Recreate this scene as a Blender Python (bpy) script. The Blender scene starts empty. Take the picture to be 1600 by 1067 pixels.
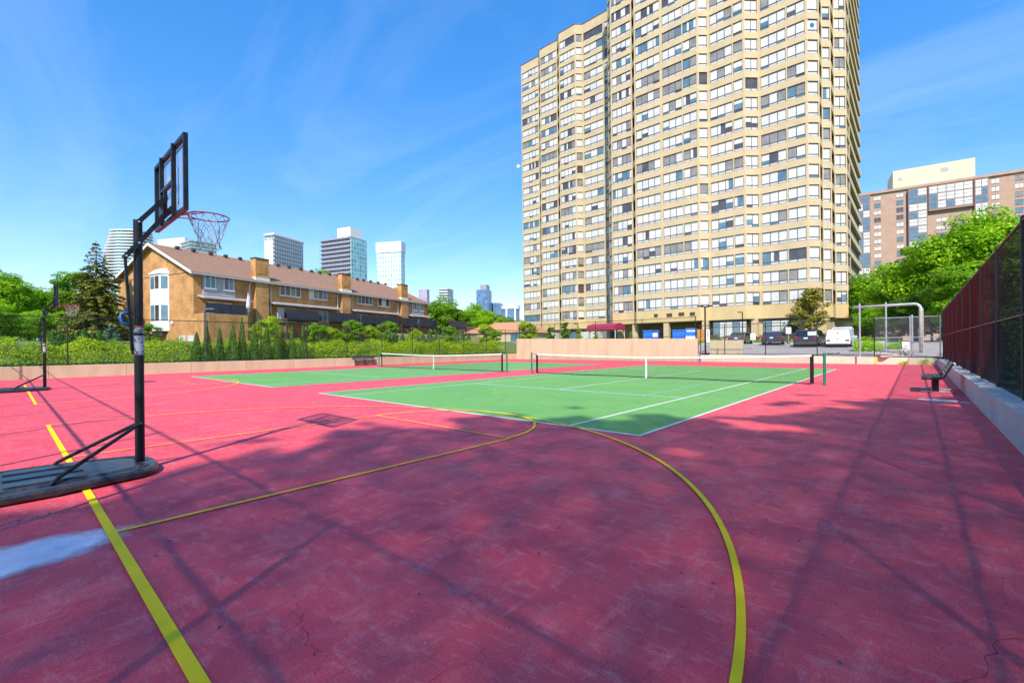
import bpy, bmesh, math, random
import numpy as np
from mathutils import Vector, Matrix
R = math.radians
sc = bpy.context.scene
COL = sc.collection

# ------------------------------------------------------------------ camera
CAMH, YAW, ROLL, FPX, HOR = 1.429, R(41.72), R(-0.574), 706.96, 541.14
cd = bpy.data.cameras.new('camera'); cam = bpy.data.objects.new('camera', cd); COL.objects.link(cam)
cd.sensor_width = 36.0; cd.lens = FPX / 1600 * 36.0
cd.shift_y = (HOR - 533.5) / 1600
cd.clip_start = 0.05; cd.clip_end = 4000
cam.matrix_world = Matrix.Translation((0, 0, CAMH)) @ Matrix.Rotation(YAW, 4, 'Z') @ Matrix.Rotation(R(90), 4, 'X') @ Matrix.Rotation(ROLL, 4, 'Z')
sc.camera = cam

# ------------------------------------------------------------------ sky and sun
SUN = Vector((0.545, -0.84, 1.0)).normalized()
w = bpy.data.worlds.new('World'); sc.world = w; w.use_nodes = True
nt = w.node_tree; nt.nodes.clear(); N = nt.nodes.new; L = nt.links.new
out = N('ShaderNodeOutputWorld'); bg = N('ShaderNodeBackground'); bg.inputs['Strength'].default_value = 0.15
sky = N('ShaderNodeTexSky'); sky.sky_type = 'NISHITA'; sky.sun_disc = False
sky.sun_elevation = math.asin(SUN.z); sky.sun_rotation = math.atan2(SUN.x, SUN.y)
sky.air_density = 1.0; sky.dust_density = 0.15; sky.ozone_density = 3.5
hs = N('ShaderNodeHueSaturation'); hs.inputs['Saturation'].default_value = 1.80; hs.inputs['Hue'].default_value = 0.512; hs.inputs['Value'].default_value = 1.02
gm = N('ShaderNodeGamma'); gm.inputs['Gamma'].default_value = 0.58; L(sky.outputs['Color'], gm.inputs['Color']); L(gm.outputs[0], hs.inputs['Color'])
# thin cirrus: noise on the sky dome, projected on a flat layer overhead
tc = N('ShaderNodeTexCoord'); sep = N('ShaderNodeSeparateXYZ'); L(tc.outputs['Generated'], sep.inputs[0])
add = N('ShaderNodeMath'); add.operation = 'ADD'; add.inputs[1].default_value = 0.12; L(sep.outputs['Z'], add.inputs[0])
dvx = N('ShaderNodeMath'); dvx.operation = 'DIVIDE'; L(sep.outputs['X'], dvx.inputs[0]); L(add.outputs[0], dvx.inputs[1])
dvy = N('ShaderNodeMath'); dvy.operation = 'DIVIDE'; L(sep.outputs['Y'], dvy.inputs[0]); L(add.outputs[0], dvy.inputs[1])
cmb = N('ShaderNodeCombineXYZ'); L(dvx.outputs[0], cmb.inputs[0]); L(dvy.outputs[0], cmb.inputs[1])
mp = N('ShaderNodeMapping'); mp.inputs['Rotation'].default_value = (0, 0, R(-22)); mp.inputs['Scale'].default_value = (0.55, 1.7, 1); L(cmb.outputs[0], mp.inputs[0])
nz = N('ShaderNodeTexNoise'); nz.inputs['Scale'].default_value = 1.15; nz.inputs['Detail'].default_value = 9; nz.inputs['Roughness'].default_value = 0.6; nz.inputs['Distortion'].default_value = 0.7
L(mp.outputs[0], nz.inputs['Vector'])
cr = N('ShaderNodeValToRGB'); cr.color_ramp.elements[0].position = 0.48; cr.color_ramp.elements[0].color = (0, 0, 0, 1); cr.color_ramp.elements[1].position = 0.85; cr.color_ramp.elements[1].color = (0.21, 0.21, 0.21, 1)
L(nz.outputs['Fac'], cr.inputs[0])
mx = N('ShaderNodeMix'); mx.data_type = 'RGBA'; mx.inputs['B'].default_value = (2.3, 2.6, 3.0, 1)
L(cr.outputs[0], mx.inputs['Factor']); L(hs.outputs[0], mx.inputs['A']); L(mx.outputs['Result'], bg.inputs['Color']); L(bg.outputs[0], out.inputs[0])

sl = bpy.data.lights.new('sun', 'SUN'); sl.energy = 2.0; sl.angle = R(0.9); sl.color = (1.0, 0.95, 0.86)
so = bpy.data.objects.new('sun', sl); COL.objects.link(so); so.rotation_euler = SUN.to_track_quat('Z', 'Y').to_euler(); so.location = (20, -40, 60)

sc.view_settings.view_transform = 'Standard'; sc.view_settings.look = 'None'; sc.view_settings.gamma = 1
sc.view_settings.exposure = 1.7
sc.cycles.max_bounces = 6; sc.cycles.transparent_max_bounces = 12; sc.cycles.caustics_reflective = False; sc.cycles.caustics_refractive = False

# ------------------------------------------------------------------ helpers
def at(px, py, d):
    """world point d metres in front of the camera on the line of sight of a photo pixel"""
    a, b = px - 800, py - HOR
    c_, s_ = math.cos(ROLL), math.sin(ROLL)
    u, v = c_ * a + s_ * b, -s_ * a + c_ * b
    l, z = u / FPX, -v / FPX
    s, c = math.sin(YAW), math.cos(YAW)
    return Vector((d * (-s + c * l), d * (c + s * l), CAMH + d * z))

def srgb(r, g, b):
    f = lambda v: (v / 255 / 12.92) if v / 255 <= 0.04045 else ((v / 255 + 0.055) / 1.055) ** 2.4
    return (f(r), f(g), f(b), 1)

def newmat(name):
    m = bpy.data.materials.new(name); m.use_nodes = True
    t = m.node_tree; b = t.nodes['Principled BSDF']
    return m, t, b

def mat(name, col, rough=0.6, col2=None, scale=3.0, detail=6, bump=0.0, bscale=30.0, metal=0.0, spec=0.5, lo=0.35, hi=0.65, coords='Object', stretch=None, coat=0.0):
    m, t, b = newmat(name)
    b.inputs['Base Color'].default_value = (*col[:3], 1); b.inputs['Roughness'].default_value = rough
    b.inputs['Metallic'].default_value = metal; b.inputs['Specular IOR Level'].default_value = spec
    b.inputs['Coat Weight'].default_value = coat
    tcn = t.nodes.new('ShaderNodeTexCoord'); vec = tcn.outputs[coords]
    if stretch:
        mpn = t.nodes.new('ShaderNodeMapping'); mpn.inputs['Scale'].default_value = stretch
        t.links.new(vec, mpn.inputs[0]); vec = mpn.outputs[0]
    if col2:
        n = t.nodes.new('ShaderNodeTexNoise'); n.inputs['Scale'].default_value = scale; n.inputs['Detail'].default_value = detail; n.inputs['Roughness'].default_value = 0.62
        t.links.new(vec, n.inputs['Vector'])
        r = t.nodes.new('ShaderNodeValToRGB'); r.color_ramp.elements[0].position = lo; r.color_ramp.elements[1].position = hi
        r.color_ramp.elements[0].color = (*col[:3], 1); r.color_ramp.elements[1].color = (*col2[:3], 1)
        t.links.new(n.outputs['Fac'], r.inputs[0]); t.links.new(r.outputs[0], b.inputs['Base Color'])
    if bump:
        n2 = t.nodes.new('ShaderNodeTexNoise'); n2.inputs['Scale'].default_value = bscale; n2.inputs['Detail'].default_value = 5
        t.links.new(tcn.outputs[coords], n2.inputs['Vector'])
        bp = t.nodes.new('ShaderNodeBump'); bp.inputs['Strength'].default_value = bump; bp.inputs['Distance'].default_value = 0.02
        t.links.new(n2.outputs['Fac'], bp.inputs['Height']); t.links.new(bp.outputs[0], b.inputs['Normal'])
    return m

def leafmat(name, c1, c2, c3, transl=0.35):
    """foliage: colour differs from leaf to leaf and from clump to clump, some light passes through"""
    m = bpy.data.materials.new(name); m.use_nodes = True; t = m.node_tree; t.nodes.clear()
    g = t.nodes.new('ShaderNodeNewGeometry'); r = t.nodes.new('ShaderNodeValToRGB')
    e = r.color_ramp.elements; e[0].color = (*c1, 1); e[1].color = (*c3, 1); k = e.new(0.55); k.color = (*c2, 1)
    tcn = t.nodes.new('ShaderNodeTexCoord'); n = t.nodes.new('ShaderNodeTexNoise'); n.inputs['Scale'].default_value = 0.55; n.inputs['Detail'].default_value = 3
    t.links.new(tcn.outputs['Object'], n.inputs['Vector'])
    ma = t.nodes.new('ShaderNodeMath'); ma.operation = 'MULTIPLY_ADD'; ma.inputs[1].default_value = 1.5; ma.inputs[2].default_value = -0.52
    t.links.new(n.outputs['Fac'], ma.inputs[0])
    mb = t.nodes.new('ShaderNodeMath'); mb.operation = 'MULTIPLY_ADD'; mb.inputs[1].default_value = 0.55
    t.links.new(g.outputs['Random Per Island'], mb.inputs[0]); t.links.new(ma.outputs[0], mb.inputs[2])
    t.links.new(mb.outputs[0], r.inputs[0])
    d = t.nodes.new('ShaderNodeBsdfPrincipled'); d.inputs['Roughness'].default_value = 0.55; d.inputs['Specular IOR Level'].default_value = 0.25
    tr = t.nodes.new('ShaderNodeBsdfTranslucent'); mxs = t.nodes.new('ShaderNodeMixShader'); mxs.inputs[0].default_value = transl
    o = t.nodes.new('ShaderNodeOutputMaterial')
    t.links.new(r.outputs[0], d.inputs['Base Color']); t.links.new(r.outputs[0], tr.inputs['Color'])
    t.links.new(d.outputs[0], mxs.inputs[1]); t.links.new(tr.outputs[0], mxs.inputs[2]); t.links.new(mxs.outputs[0], o.inputs[0])
    return m

def tag(o, label=None, cat=None, group=None, kind=None):
    if label: o['label'] = label
    if cat: o['category'] = cat
    if group: o['group'] = group
    if kind: o['kind'] = kind
    return o

def empty(name, loc=(0, 0, 0), rz=0.0, label=None, cat=None, group=None, kind=None):
    o = bpy.data.objects.new(name, None); COL.objects.link(o); o.location = loc; o.rotation_euler = (0, 0, rz); o.empty_display_size = 0.2
    return tag(o, label, cat, group, kind)

def link(name, me, parent=None, loc=None):
    o = bpy.data.objects.new(name, me); COL.objects.link(o); o.parent = parent
    if loc is not None: o.location = loc
    return o

def copy_tree(o, parent=None):
    c = o.copy(); COL.objects.link(c)
    if parent is not None: c.parent = parent
    for ch in o.children: copy_tree(ch, c)
    return c

class MB:
    """collects faces, builds ONE mesh object"""
    def __init__(s): s.v, s.f, s.mi = [], [], []
    def poly(s, pts, mi=0):
        i = len(s.v); s.v += [tuple(p) for p in pts]; s.f.append(tuple(range(i, i + len(pts)))); s.mi.append(mi)
    def box(s, lo, hi, mi=0):
        x0, y0, z0 = lo; x1, y1, z1 = hi; i = len(s.v)
        s.v += [(x0, y0, z0), (x1, y0, z0), (x1, y1, z0), (x0, y1, z0), (x0, y0, z1), (x1, y0, z1), (x1, y1, z1), (x0, y1, z1)]
        for q in ((0, 3, 2, 1), (4, 5, 6, 7), (0, 1, 5, 4), (1, 2, 6, 5), (2, 3, 7, 6), (3, 0, 4, 7)):
            s.f.append(tuple(i + k for k in q)); s.mi.append(mi)
    def obox(s, c, ax, ay, az, mi=0):
        """oriented box: centre and three half-axis vectors"""
        c, ax, ay, az = Vector(c), Vector(ax), Vector(ay), Vector(az); i = len(s.v)
        for k in ((-1, -1, -1), (1, -1, -1), (1, 1, -1), (-1, 1, -1), (-1, -1, 1), (1, -1, 1), (1, 1, 1), (-1, 1, 1)):
            s.v.append(tuple(c + ax * k[0] + ay * k[1] + az * k[2]))
        for q in ((0, 3, 2, 1), (4, 5, 6, 7), (0, 1, 5, 4), (1, 2, 6, 5), (2, 3, 7, 6), (3, 0, 4, 7)):
            s.f.append(tuple(i + k for k in q)); s.mi.append(mi)
    def prism(s, pts, z0, z1, mi=0, cap=True):
        n = len(pts); i = len(s.v)
        s.v += [(p[0], p[1], z0) for p in pts] + [(p[0], p[1], z1) for p in pts]
        for k in range(n):
            s.f.append((i + k, i + (k + 1) % n, i + n + (k + 1) % n, i + n + k)); s.mi.append(mi)
        if cap:
            s.f.append(tuple(i + n + k for k in range(n))); s.mi.append(mi)
            s.f.append(tuple(i + k for k in reversed(range(n)))); s.mi.append(mi)
    def tube(s, pts, r, n=8, mi=0, cap=True, closed=False):
        pts = [Vector(p) for p in pts]; m = len(pts); rs = r if isinstance(r, (list, tuple)) else [r] * m; rings = []
        for k, p in enumerate(pts):
            if closed: d = pts[(k + 1) % m] - pts[k - 1]
            else: d = pts[min(k + 1, m - 1)] - pts[max(k - 1, 0)]
            d = d.normalized() if d.length > 1e-9 else Vector((0, 0, 1))
            up = Vector((0, 0, 1)) if abs(d.z) < 0.95 else Vector((1, 0, 0))
            x = d.cross(up).normalized(); y = d.cross(x).normalized(); i = len(s.v)
            for j in range(n):
                a = 2 * math.pi * (j + 0.5) / n
                s.v.append(tuple(p + (x * math.cos(a) + y * math.sin(a)) * rs[k]))
            rings.append(i)
        for k in range(m if closed else m - 1):
            a, b = rings[k], rings[(k + 1) % m]
            for j in range(n):
                s.f.append((a + j, a + (j + 1) % n, b + (j + 1) % n, b + j)); s.mi.append(mi)
        if cap and not closed:
            s.f.append(tuple(rings[0] + j for j in reversed(range(n)))); s.mi.append(mi)
            s.f.append(tuple(rings[-1] + j for j in range(n))); s.mi.append(mi)
    def mesh(s, name, mats, smooth=False):
        me = bpy.data.meshes.new(name); me.from_pydata(s.v, [], s.f)
        for m in (mats if isinstance(mats, (list, tuple)) else [mats]): me.materials.append(m)
        if any(s.mi): me.polygons.foreach_set('material_index', s.mi)
        if smooth: me.polygons.foreach_set('use_smooth', [True] * len(s.f))
        me.update(); return me
    def build(s, name, mats, parent=None, loc=None, smooth=False, bevel=0.0):
        o = link(name, s.mesh(name, mats, smooth), parent, loc)
        if bevel:
            b = o.modifiers.new('bevel', 'BEVEL'); b.width = bevel; b.segments = 2; b.limit_method = 'ANGLE'; b.angle_limit = R(40)
        return o

def npmesh(name, verts, nper, mat_):
    """many separate faces of nper corners from one array"""
    nf = len(verts) // nper; me = bpy.data.meshes.new(name)
    me.vertices.add(len(verts)); me.vertices.foreach_set('co', verts.astype(np.float32).ravel())
    me.loops.add(len(verts)); me.loops.foreach_set('vertex_index', np.arange(len(verts), dtype=np.int32))
    me.polygons.add(nf); me.polygons.foreach_set('loop_start', np.arange(nf, dtype=np.int32) * nper)
    me.materials.append(mat_); me.update(calc_edges=True); me.validate(); return me

def leaves(rng, P, Nrm, size, jitter=0.5, aspect=0.62):
    """one pointed leaf face (4 corners) per point, roughly facing Nrm"""
    n = len(P); Nn = Nrm + rng.normal(0, jitter, (n, 3)); Nn /= np.linalg.norm(Nn, axis=1)[:, None] + 1e-9
    rv = rng.normal(0, 1, (n, 3)); A = np.cross(Nn, rv); A /= np.linalg.norm(A, axis=1)[:, None] + 1e-9; B = np.cross(Nn, A)
    s = size * rng.uniform(0.6, 1.35, (n, 1)); V = np.empty((n, 4, 3))
    V[:, 0] = P - A * s * 0.5; V[:, 1] = P + B * s * 0.5 * aspect + Nn * s * 0.06; V[:, 2] = P + A * s * 0.5; V[:, 3] = P - B * s * 0.5 * aspect + Nn * s * 0.06
    return V.reshape(-1, 3)

def sphere_pts(rng, n, lo=0.55):
    d = rng.normal(0, 1, (n, 3)); d /= np.linalg.norm(d, axis=1)[:, None]
    return d, d * (lo + (1 - lo) * rng.uniform(0, 1, (n, 1)) ** 0.6)

# ------------------------------------------------------------------ materials
M = {}
M['steel_black'] = mat('black powder coat', (0.006, 0.006, 0.009), 0.4, (0.016, 0.015, 0.018), 9, bump=0.08, bscale=60, spec=0.3)
M['fence_black'] = mat('black vinyl fence', (0.012, 0.012, 0.013), 0.5)
M['fence_maroon'] = mat('maroon vinyl fence', (0.075, 0.018, 0.022), 0.55, (0.04, 0.012, 0.018), 1.5)
M['galv'] = mat('galvanised steel', (0.50, 0.50, 0.52), 0.42, (0.36, 0.36, 0.38), 5, metal=0.35)
M['pipe'] = mat('pipe paint', (0.55, 0.52, 0.50), 0.45, (0.42, 0.36, 0.33), 2.2, bump=0.1)
M['pipe_rust'] = mat('rusted pipe side', (0.42, 0.20, 0.09), 0.7, (0.5, 0.42, 0.36), 6)
M['concrete'] = mat('court wall concrete', (0.55, 0.45, 0.275), 0.9, (0.41, 0.32, 0.20), 1.6, 10, bump=0.3, bscale=25, lo=0.42, hi=0.82, stretch=(1, 1, 0.22))
M['concrete_grey'] = mat('grey wall concrete', (0.50, 0.47, 0.45), 0.9, (0.36, 0.33, 0.32), 1.2, 8, bump=0.3, bscale=22, lo=0.35, hi=0.8)
M['concrete_pale'] = mat('pale wall concrete', (0.66, 0.61, 0.43), 0.9, (0.55, 0.50, 0.35), 1.2, 8, bump=0.25, bscale=25, lo=0.35, hi=0.8)
M['precast'] = mat('tower precast', (0.60, 0.465, 0.275), 0.85, (0.47, 0.36, 0.215), 0.6, 10, bump=0.12, bscale=8, lo=0.3, hi=0.8)
M['precast_stain'] = mat('stained precast', (0.60, 0.44, 0.215), 0.85, (0.44, 0.31, 0.155), 0.55, 9, lo=0.42, hi=0.85, stretch=(1, 1, 0.35))
M['bronze'] = mat('bronze window frame', (0.125, 0.095, 0.078), 0.45)
M['dark'] = mat('dark interior', (0.03, 0.028, 0.03), 0.8)
M['white_paint'] = mat('white paint', (0.78, 0.77, 0.74), 0.5, (0.66, 0.65, 0.62), 3)
M['offwhite'] = mat('off-white trim', (0.72, 0.70, 0.66), 0.6)
M['grey_siding'] = mat('grey siding', (0.42, 0.40, 0.42), 0.6, (0.36, 0.34, 0.36), 2)
M['navy'] = mat('navy screen', (0.018, 0.024, 0.05), 0.35, (0.03, 0.035, 0.06), 2)
M['wood_dark'] = mat('dark deck timber', (0.045, 0.032, 0.028), 0.7, (0.08, 0.055, 0.04), 4)
M['orange_wood'] = mat('orange stained timber', (0.55, 0.24, 0.04), 0.6, (0.42, 0.17, 0.03), 5)
M['trunk'] = mat('bark', (0.10, 0.075, 0.055), 0.9, (0.17, 0.13, 0.10), 6, bump=0.6, bscale=14)
M['trunk_pale'] = mat('pale bark', (0.30, 0.26, 0.21), 0.9, (0.20, 0.17, 0.14), 6, bump=0.5, bscale=14)
M['blue'] = mat('blue plastic', (0.012, 0.11, 0.33), 0.4, (0.02, 0.15, 0.40), 8)
M['blue_bin'] = mat('blue bin', (0.01, 0.13, 0.55), 0.45, (0.02, 0.18, 0.62), 3)
M['orange_rim'] = mat('orange rim', (0.62, 0.06, 0.025), 0.4, (0.40, 0.035, 0.02), 12)
M['net_white'] = mat('net cord', (0.55, 0.50, 0.44), 0.8)
M['net_black'] = mat('tennis net cord', (0.02, 0.022, 0.022), 0.8)
M['green_post'] = mat('green net post', (0.012, 0.20, 0.105), 0.35, (0.01, 0.15, 0.08), 5)
M['tape'] = mat('white net tape', (0.78, 0.76, 0.72), 0.7, (0.66, 0.64, 0.60), 4)
M['awning'] = mat('maroon canvas', (0.30, 0.015, 0.055), 0.7, (0.38, 0.03, 0.08), 3)
M['rubber'] = mat('tyre', (0.015, 0.015, 0.015), 0.8)
M['rim'] = mat('wheel rim', (0.45, 0.45, 0.47), 0.3, metal=0.7)
M['car_glass'] = mat('car glass', (0.012, 0.016, 0.022), 0.06, spec=0.8)
M['tail'] = mat('tail lamp', (0.38, 0.012, 0.015), 0.2)
M['plate'] = mat('number plate', (0.72, 0.74, 0.78), 0.5)
M['chrome'] = mat('chrome strip', (0.6, 0.6, 0.62), 0.2, metal=0.9)
M['asphalt'] = mat('parking asphalt', (0.27, 0.235, 0.22), 0.9, (0.34, 0.30, 0.275), 0.5, 9, bump=0.3, bscale=40, coords='Object')
M['grass'] = mat('grass ground', (0.075, 0.13, 0.022), 0.95, (0.13, 0.19, 0.035), 1.2, 8, bump=0.6, bscale=18)
M['earth'] = mat('surrounding ground', (0.10, 0.12, 0.05), 0.95, (0.16, 0.15, 0.09), 0.06, 8)
M['kerb'] = mat('kerb stone', (0.55, 0.52, 0.48), 0.9, (0.45, 0.42, 0.38), 4)
M['boulder'] = mat('boulder', (0.45, 0.40, 0.36), 0.9, (0.28, 0.24, 0.22), 3, bump=0.5, bscale=9)
M['paper'] = mat('pale sheet', (0.62, 0.60, 0.62), 0.7, (0.50, 0.48, 0.50), 7)
M['yellow_paint'] = None

M['leaf_bright'] = leafmat('bright leaves', (0.10, 0.25, 0.008), (0.31, 0.56, 0.012), (0.54, 0.74, 0.025), 0.5)
M['leaf_mid'] = leafmat('mid leaves', (0.07, 0.20, 0.010), (0.22, 0.44, 0.014), (0.42, 0.62, 0.025), 0.5)
M['leaf_dark'] = leafmat('dark leaves', (0.03, 0.095, 0.012), (0.09, 0.215, 0.018), (0.20, 0.35, 0.028), 0.4)
M['leaf_hedge'] = leafmat('hedge leaves', (0.17, 0.28, 0.010), (0.42, 0.58, 0.016), (0.66, 0.76, 0.035), 0.5)
M['leaf_olive'] = leafmat('olive leaves', (0.14, 0.13, 0.02), (0.31, 0.28, 0.035), (0.48, 0.42, 0.06))
M['needle_brown'] = leafmat('brownish needles', (0.08, 0.11, 0.02), (0.20, 0.225, 0.04), (0.38, 0.35, 0.06), 0.25)
M['needle'] = leafmat('cedar needles', (0.02, 0.075, 0.012), (0.07, 0.175, 0.018), (0.19, 0.33, 0.026), 0.2)
M['needle_blue'] = leafmat('blue spruce needles', (0.04, 0.12, 0.07), (0.10, 0.23, 0.13), (0.20, 0.35, 0.20), 0.25)
M['leaf_red'] = leafmat('reddish hedge leaves', (0.10, 0.045, 0.03), (0.22, 0.11, 0.06), (0.30, 0.20, 0.07))

def court_paint(name, c1, c2, pale, grit, worn):
    """acrylic court paint: blotches, pale scuffs and streaks, rolled grain, fine grit"""
    m, t, b = newmat(name); g = t.nodes.new('ShaderNodeNewGeometry')
    def noise(scale, det, stretch=None, rot=0, rough=0.6):
        mpn = t.nodes.new('ShaderNodeMapping'); mpn.inputs['Scale'].default_value = stretch or (1, 1, 1); mpn.inputs['Rotation'].default_value = (0, 0, rot)
        t.links.new(g.outputs['Position'], mpn.inputs[0])
        n = t.nodes.new('ShaderNodeTexNoise'); n.inputs['Scale'].default_value = scale; n.inputs['Detail'].default_value = det; n.inputs['Roughness'].default_value = rough
        t.links.new(mpn.outputs[0], n.inputs['Vector']); return n.outputs['Fac']
    def ramp(fac, p0, p1, a=0.0, z=1.0):
        r = t.nodes.new('ShaderNodeMapRange'); r.inputs['From Min'].default_value = p0; r.inputs['From Max'].default_value = p1
        r.inputs['To Min'].default_value = a; r.inputs['To Max'].default_value = z; t.links.new(fac, r.inputs['Value']); return r.outputs[0]
    def mix(fac, a, c):
        x = t.nodes.new('ShaderNodeMix'); x.data_type = 'RGBA'; t.links.new(fac, x.inputs['Factor'])
        if hasattr(a, 'links'): t.links.new(a, x.inputs['A'])
        else: x.inputs['A'].default_value = (*a, 1)
        x.inputs['B'].default_value = (*c, 1); return x.outputs['Result']
    col = mix(ramp(noise(0.55, 10, rough=0.68), 0.3, 0.72), c1, c2)
    col = mix(ramp(noise(3.2, 12, (1, 0.5, 1), R(14), 0.75), 0.50, 0.86, 0, worn * 0.75), col, pale)
    col = mix(ramp(noise(11, 12, (0.35, 1, 1), R(-28), 0.8), 0.52, 0.74, 0, worn * 1.0), col, pale)
    col = mix(ramp(noise(9, 10, (1, 0.22, 1), R(35), 0.75), 0.56, 0.76, 0, worn * 0.8), col, pale)
    col = mix(ramp(noise(30, 8, (0.10, 1, 1), R(48)), 0.66, 0.75, 0, worn * 0.6), col, pale)
    col = mix(ramp(noise(26, 8, (1, 0.14, 1), R(20)), 0.60, 0.74, 0, worn * 0.7), col, tuple(v * 0.5 for v in c1))
    col = mix(ramp(noise(95, 5, rough=0.7), 0.47, 0.67, 0, 0.5), col, grit)
    col = mix(ramp(noise(120, 3), 0.62, 0.72, 0, 0.7), col, pale)
    col = mix(ramp(noise(1.3, 10, rough=0.75), 0.56, 0.85, 0, 0.5), col, tuple(v * 0.55 for v in c1))
    col = mix(ramp(noise(5.0, 8, rough=0.7), 0.64, 0.80, 0, 0.45), col, tuple(v * 0.5 for v in c1))
    t.links.new(col, b.inputs['Base Color']); b.inputs['Specular IOR Level'].default_value = 0.3
    rr = ramp(noise(3.0, 6), 0.3, 0.7, 0.62, 0.85); t.links.new(rr, b.inputs['Roughness'])
    bp = t.nodes.new('ShaderNodeBump'); bp.inputs['Strength'].default_value = 0.55; bp.inputs['Distance'].default_value = 0.004
    t.links.new(noise(160, 4), bp.inputs['Height']); t.links.new(bp.outputs[0], b.inputs['Normal']); return m

M['court_red'] = court_paint('red court paint', (0.70, 0.056, 0.092), (0.80, 0.092, 0.112), (0.92, 0.33, 0.33), (0.38, 0.022, 0.045), 0.75)
M['court_green'] = court_paint('green court paint', (0.105, 0.31, 0.068), (0.165, 0.39, 0.088), (0.36, 0.52, 0.25), (0.08, 0.24, 0.06), 0.55)
def line_paint(name, c1, c2, under, worn, hi=0.70):
    m, t, b = newmat(name); g = t.nodes.new('ShaderNodeNewGeometry')
    def nz_(s, d): n = t.nodes.new('ShaderNodeTexNoise'); n.inputs['Scale'].default_value = s; n.inputs['Detail'].default_value = d; n.inputs['Roughness'].default_value = 0.72; t.links.new(g.outputs['Position'], n.inputs['Vector']); return n.outputs['Fac']
    def mx_(f, a, c, p0, p1, amt):
        r = t.nodes.new('ShaderNodeMapRange'); r.inputs['From Min'].default_value = p0; r.inputs['From Max'].default_value = p1; r.inputs['To Max'].default_value = amt; t.links.new(f, r.inputs['Value'])
        x = t.nodes.new('ShaderNodeMix'); x.data_type = 'RGBA'; t.links.new(r.outputs[0], x.inputs['Factor']); x.inputs['B'].default_value = (*c, 1)
        if hasattr(a, 'links'): t.links.new(a, x.inputs['A'])
        else: x.inputs['A'].default_value = (*a, 1)
        return x.outputs['Result']
    col = mx_(nz_(4, 8), c1, c2, 0.35, 0.7, 1.0); col = mx_(nz_(60, 8), col, under, hi - 0.06, hi + 0.03, worn); col = mx_(nz_(9, 12), col, under, hi - 0.05, hi + 0.08, worn)
    t.links.new(col, b.inputs['Base Color']); b.inputs['Roughness'].default_value = 0.7; b.inputs['Specular IOR Level'].default_value = 0.3
    bp = t.nodes.new('ShaderNodeBump'); bp.inputs['Strength'].default_value = 0.5; bp.inputs['Distance'].default_value = 0.004; t.links.new(nz_(160, 4), bp.inputs['Height']); t.links.new(bp.outputs[0], b.inputs['Normal']); return m
M['line_white'] = line_paint('white line paint', (0.76, 0.75, 0.72), (0.62, 0.66, 0.60), (0.30, 0.42, 0.25), 0.7, 0.66)
M['line_blue'] = line_paint('pale blue line paint', (0.30, 0.56, 0.52), (0.24, 0.48, 0.40), (0.15, 0.36, 0.10), 0.7, 0.62)
M['line_yellow'] = line_paint('yellow line paint', (1.0, 0.67, 0.002), (0.94, 0.58, 0.004), (0.62, 0.22, 0.04), 0.8, 0.70)
M['line_yellow_worn'] = line_paint('worn yellow line paint', (0.90, 0.60, 0.03), (0.82, 0.46, 0.06), (0.70, 0.12, 0.08), 0.95, 0.58)
def patchmat():
    m = bpy.data.materials.new('repair patch cement'); m.use_nodes = True; t = m.node_tree; b = t.nodes['Principled BSDF']; o = t.nodes['Material Output']; b.inputs['Roughness'].default_value = 0.6
    tcn = t.nodes.new('ShaderNodeTexCoord'); mp_ = t.nodes.new('ShaderNodeMapping'); mp_.inputs['Location'].default_value = (-1, -1, 0); mp_.inputs['Scale'].default_value = (2, 2, 0); t.links.new(tcn.outputs['Generated'], mp_.inputs[0])
    ln = t.nodes.new('ShaderNodeVectorMath'); ln.operation = 'LENGTH'; t.links.new(mp_.outputs[0], ln.inputs[0])
    n = t.nodes.new('ShaderNodeTexNoise'); n.inputs['Scale'].default_value = 3.5; n.inputs['Detail'].default_value = 10; n.inputs['Roughness'].default_value = 0.7; t.links.new(tcn.outputs['Object'], n.inputs['Vector'])
    a = t.nodes.new('ShaderNodeMath'); a.operation = 'MULTIPLY_ADD'; a.inputs[1].default_value = 0.5; t.links.new(n.outputs['Fac'], a.inputs[0]); t.links.new(ln.outputs['Value'], a.inputs[2])
    r = t.nodes.new('ShaderNodeMapRange'); r.inputs['From Min'].default_value = 0.86; r.inputs['From Max'].default_value = 1.18; r.inputs['To Min'].default_value = 1; r.inputs['To Max'].default_value = 0; t.links.new(a.outputs[0], r.inputs['Value'])
    c = t.nodes.new('ShaderNodeValToRGB'); c.color_ramp.elements[0].position = 0.35; c.color_ramp.elements[0].color = (0.82, 0.74, 0.82, 1); c.color_ramp.elements[1].position = 0.75; c.color_ramp.elements[1].color = (0.58, 0.46, 0.52, 1); t.links.new(n.outputs['Fac'], c.inputs[0]); t.links.new(c.outputs[0], b.inputs['Base Color'])
    tr = t.nodes.new('ShaderNodeBsdfTransparent'); x = t.nodes.new('ShaderNodeMixShader'); t.links.new(r.outputs[0], x.inputs[0]); t.links.new(tr.outputs[0], x.inputs[1]); t.links.new(b.outputs[0], x.inputs[2]); t.links.new(x.outputs[0], o.inputs[0]); return m
M['patch'] = patchmat()

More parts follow.
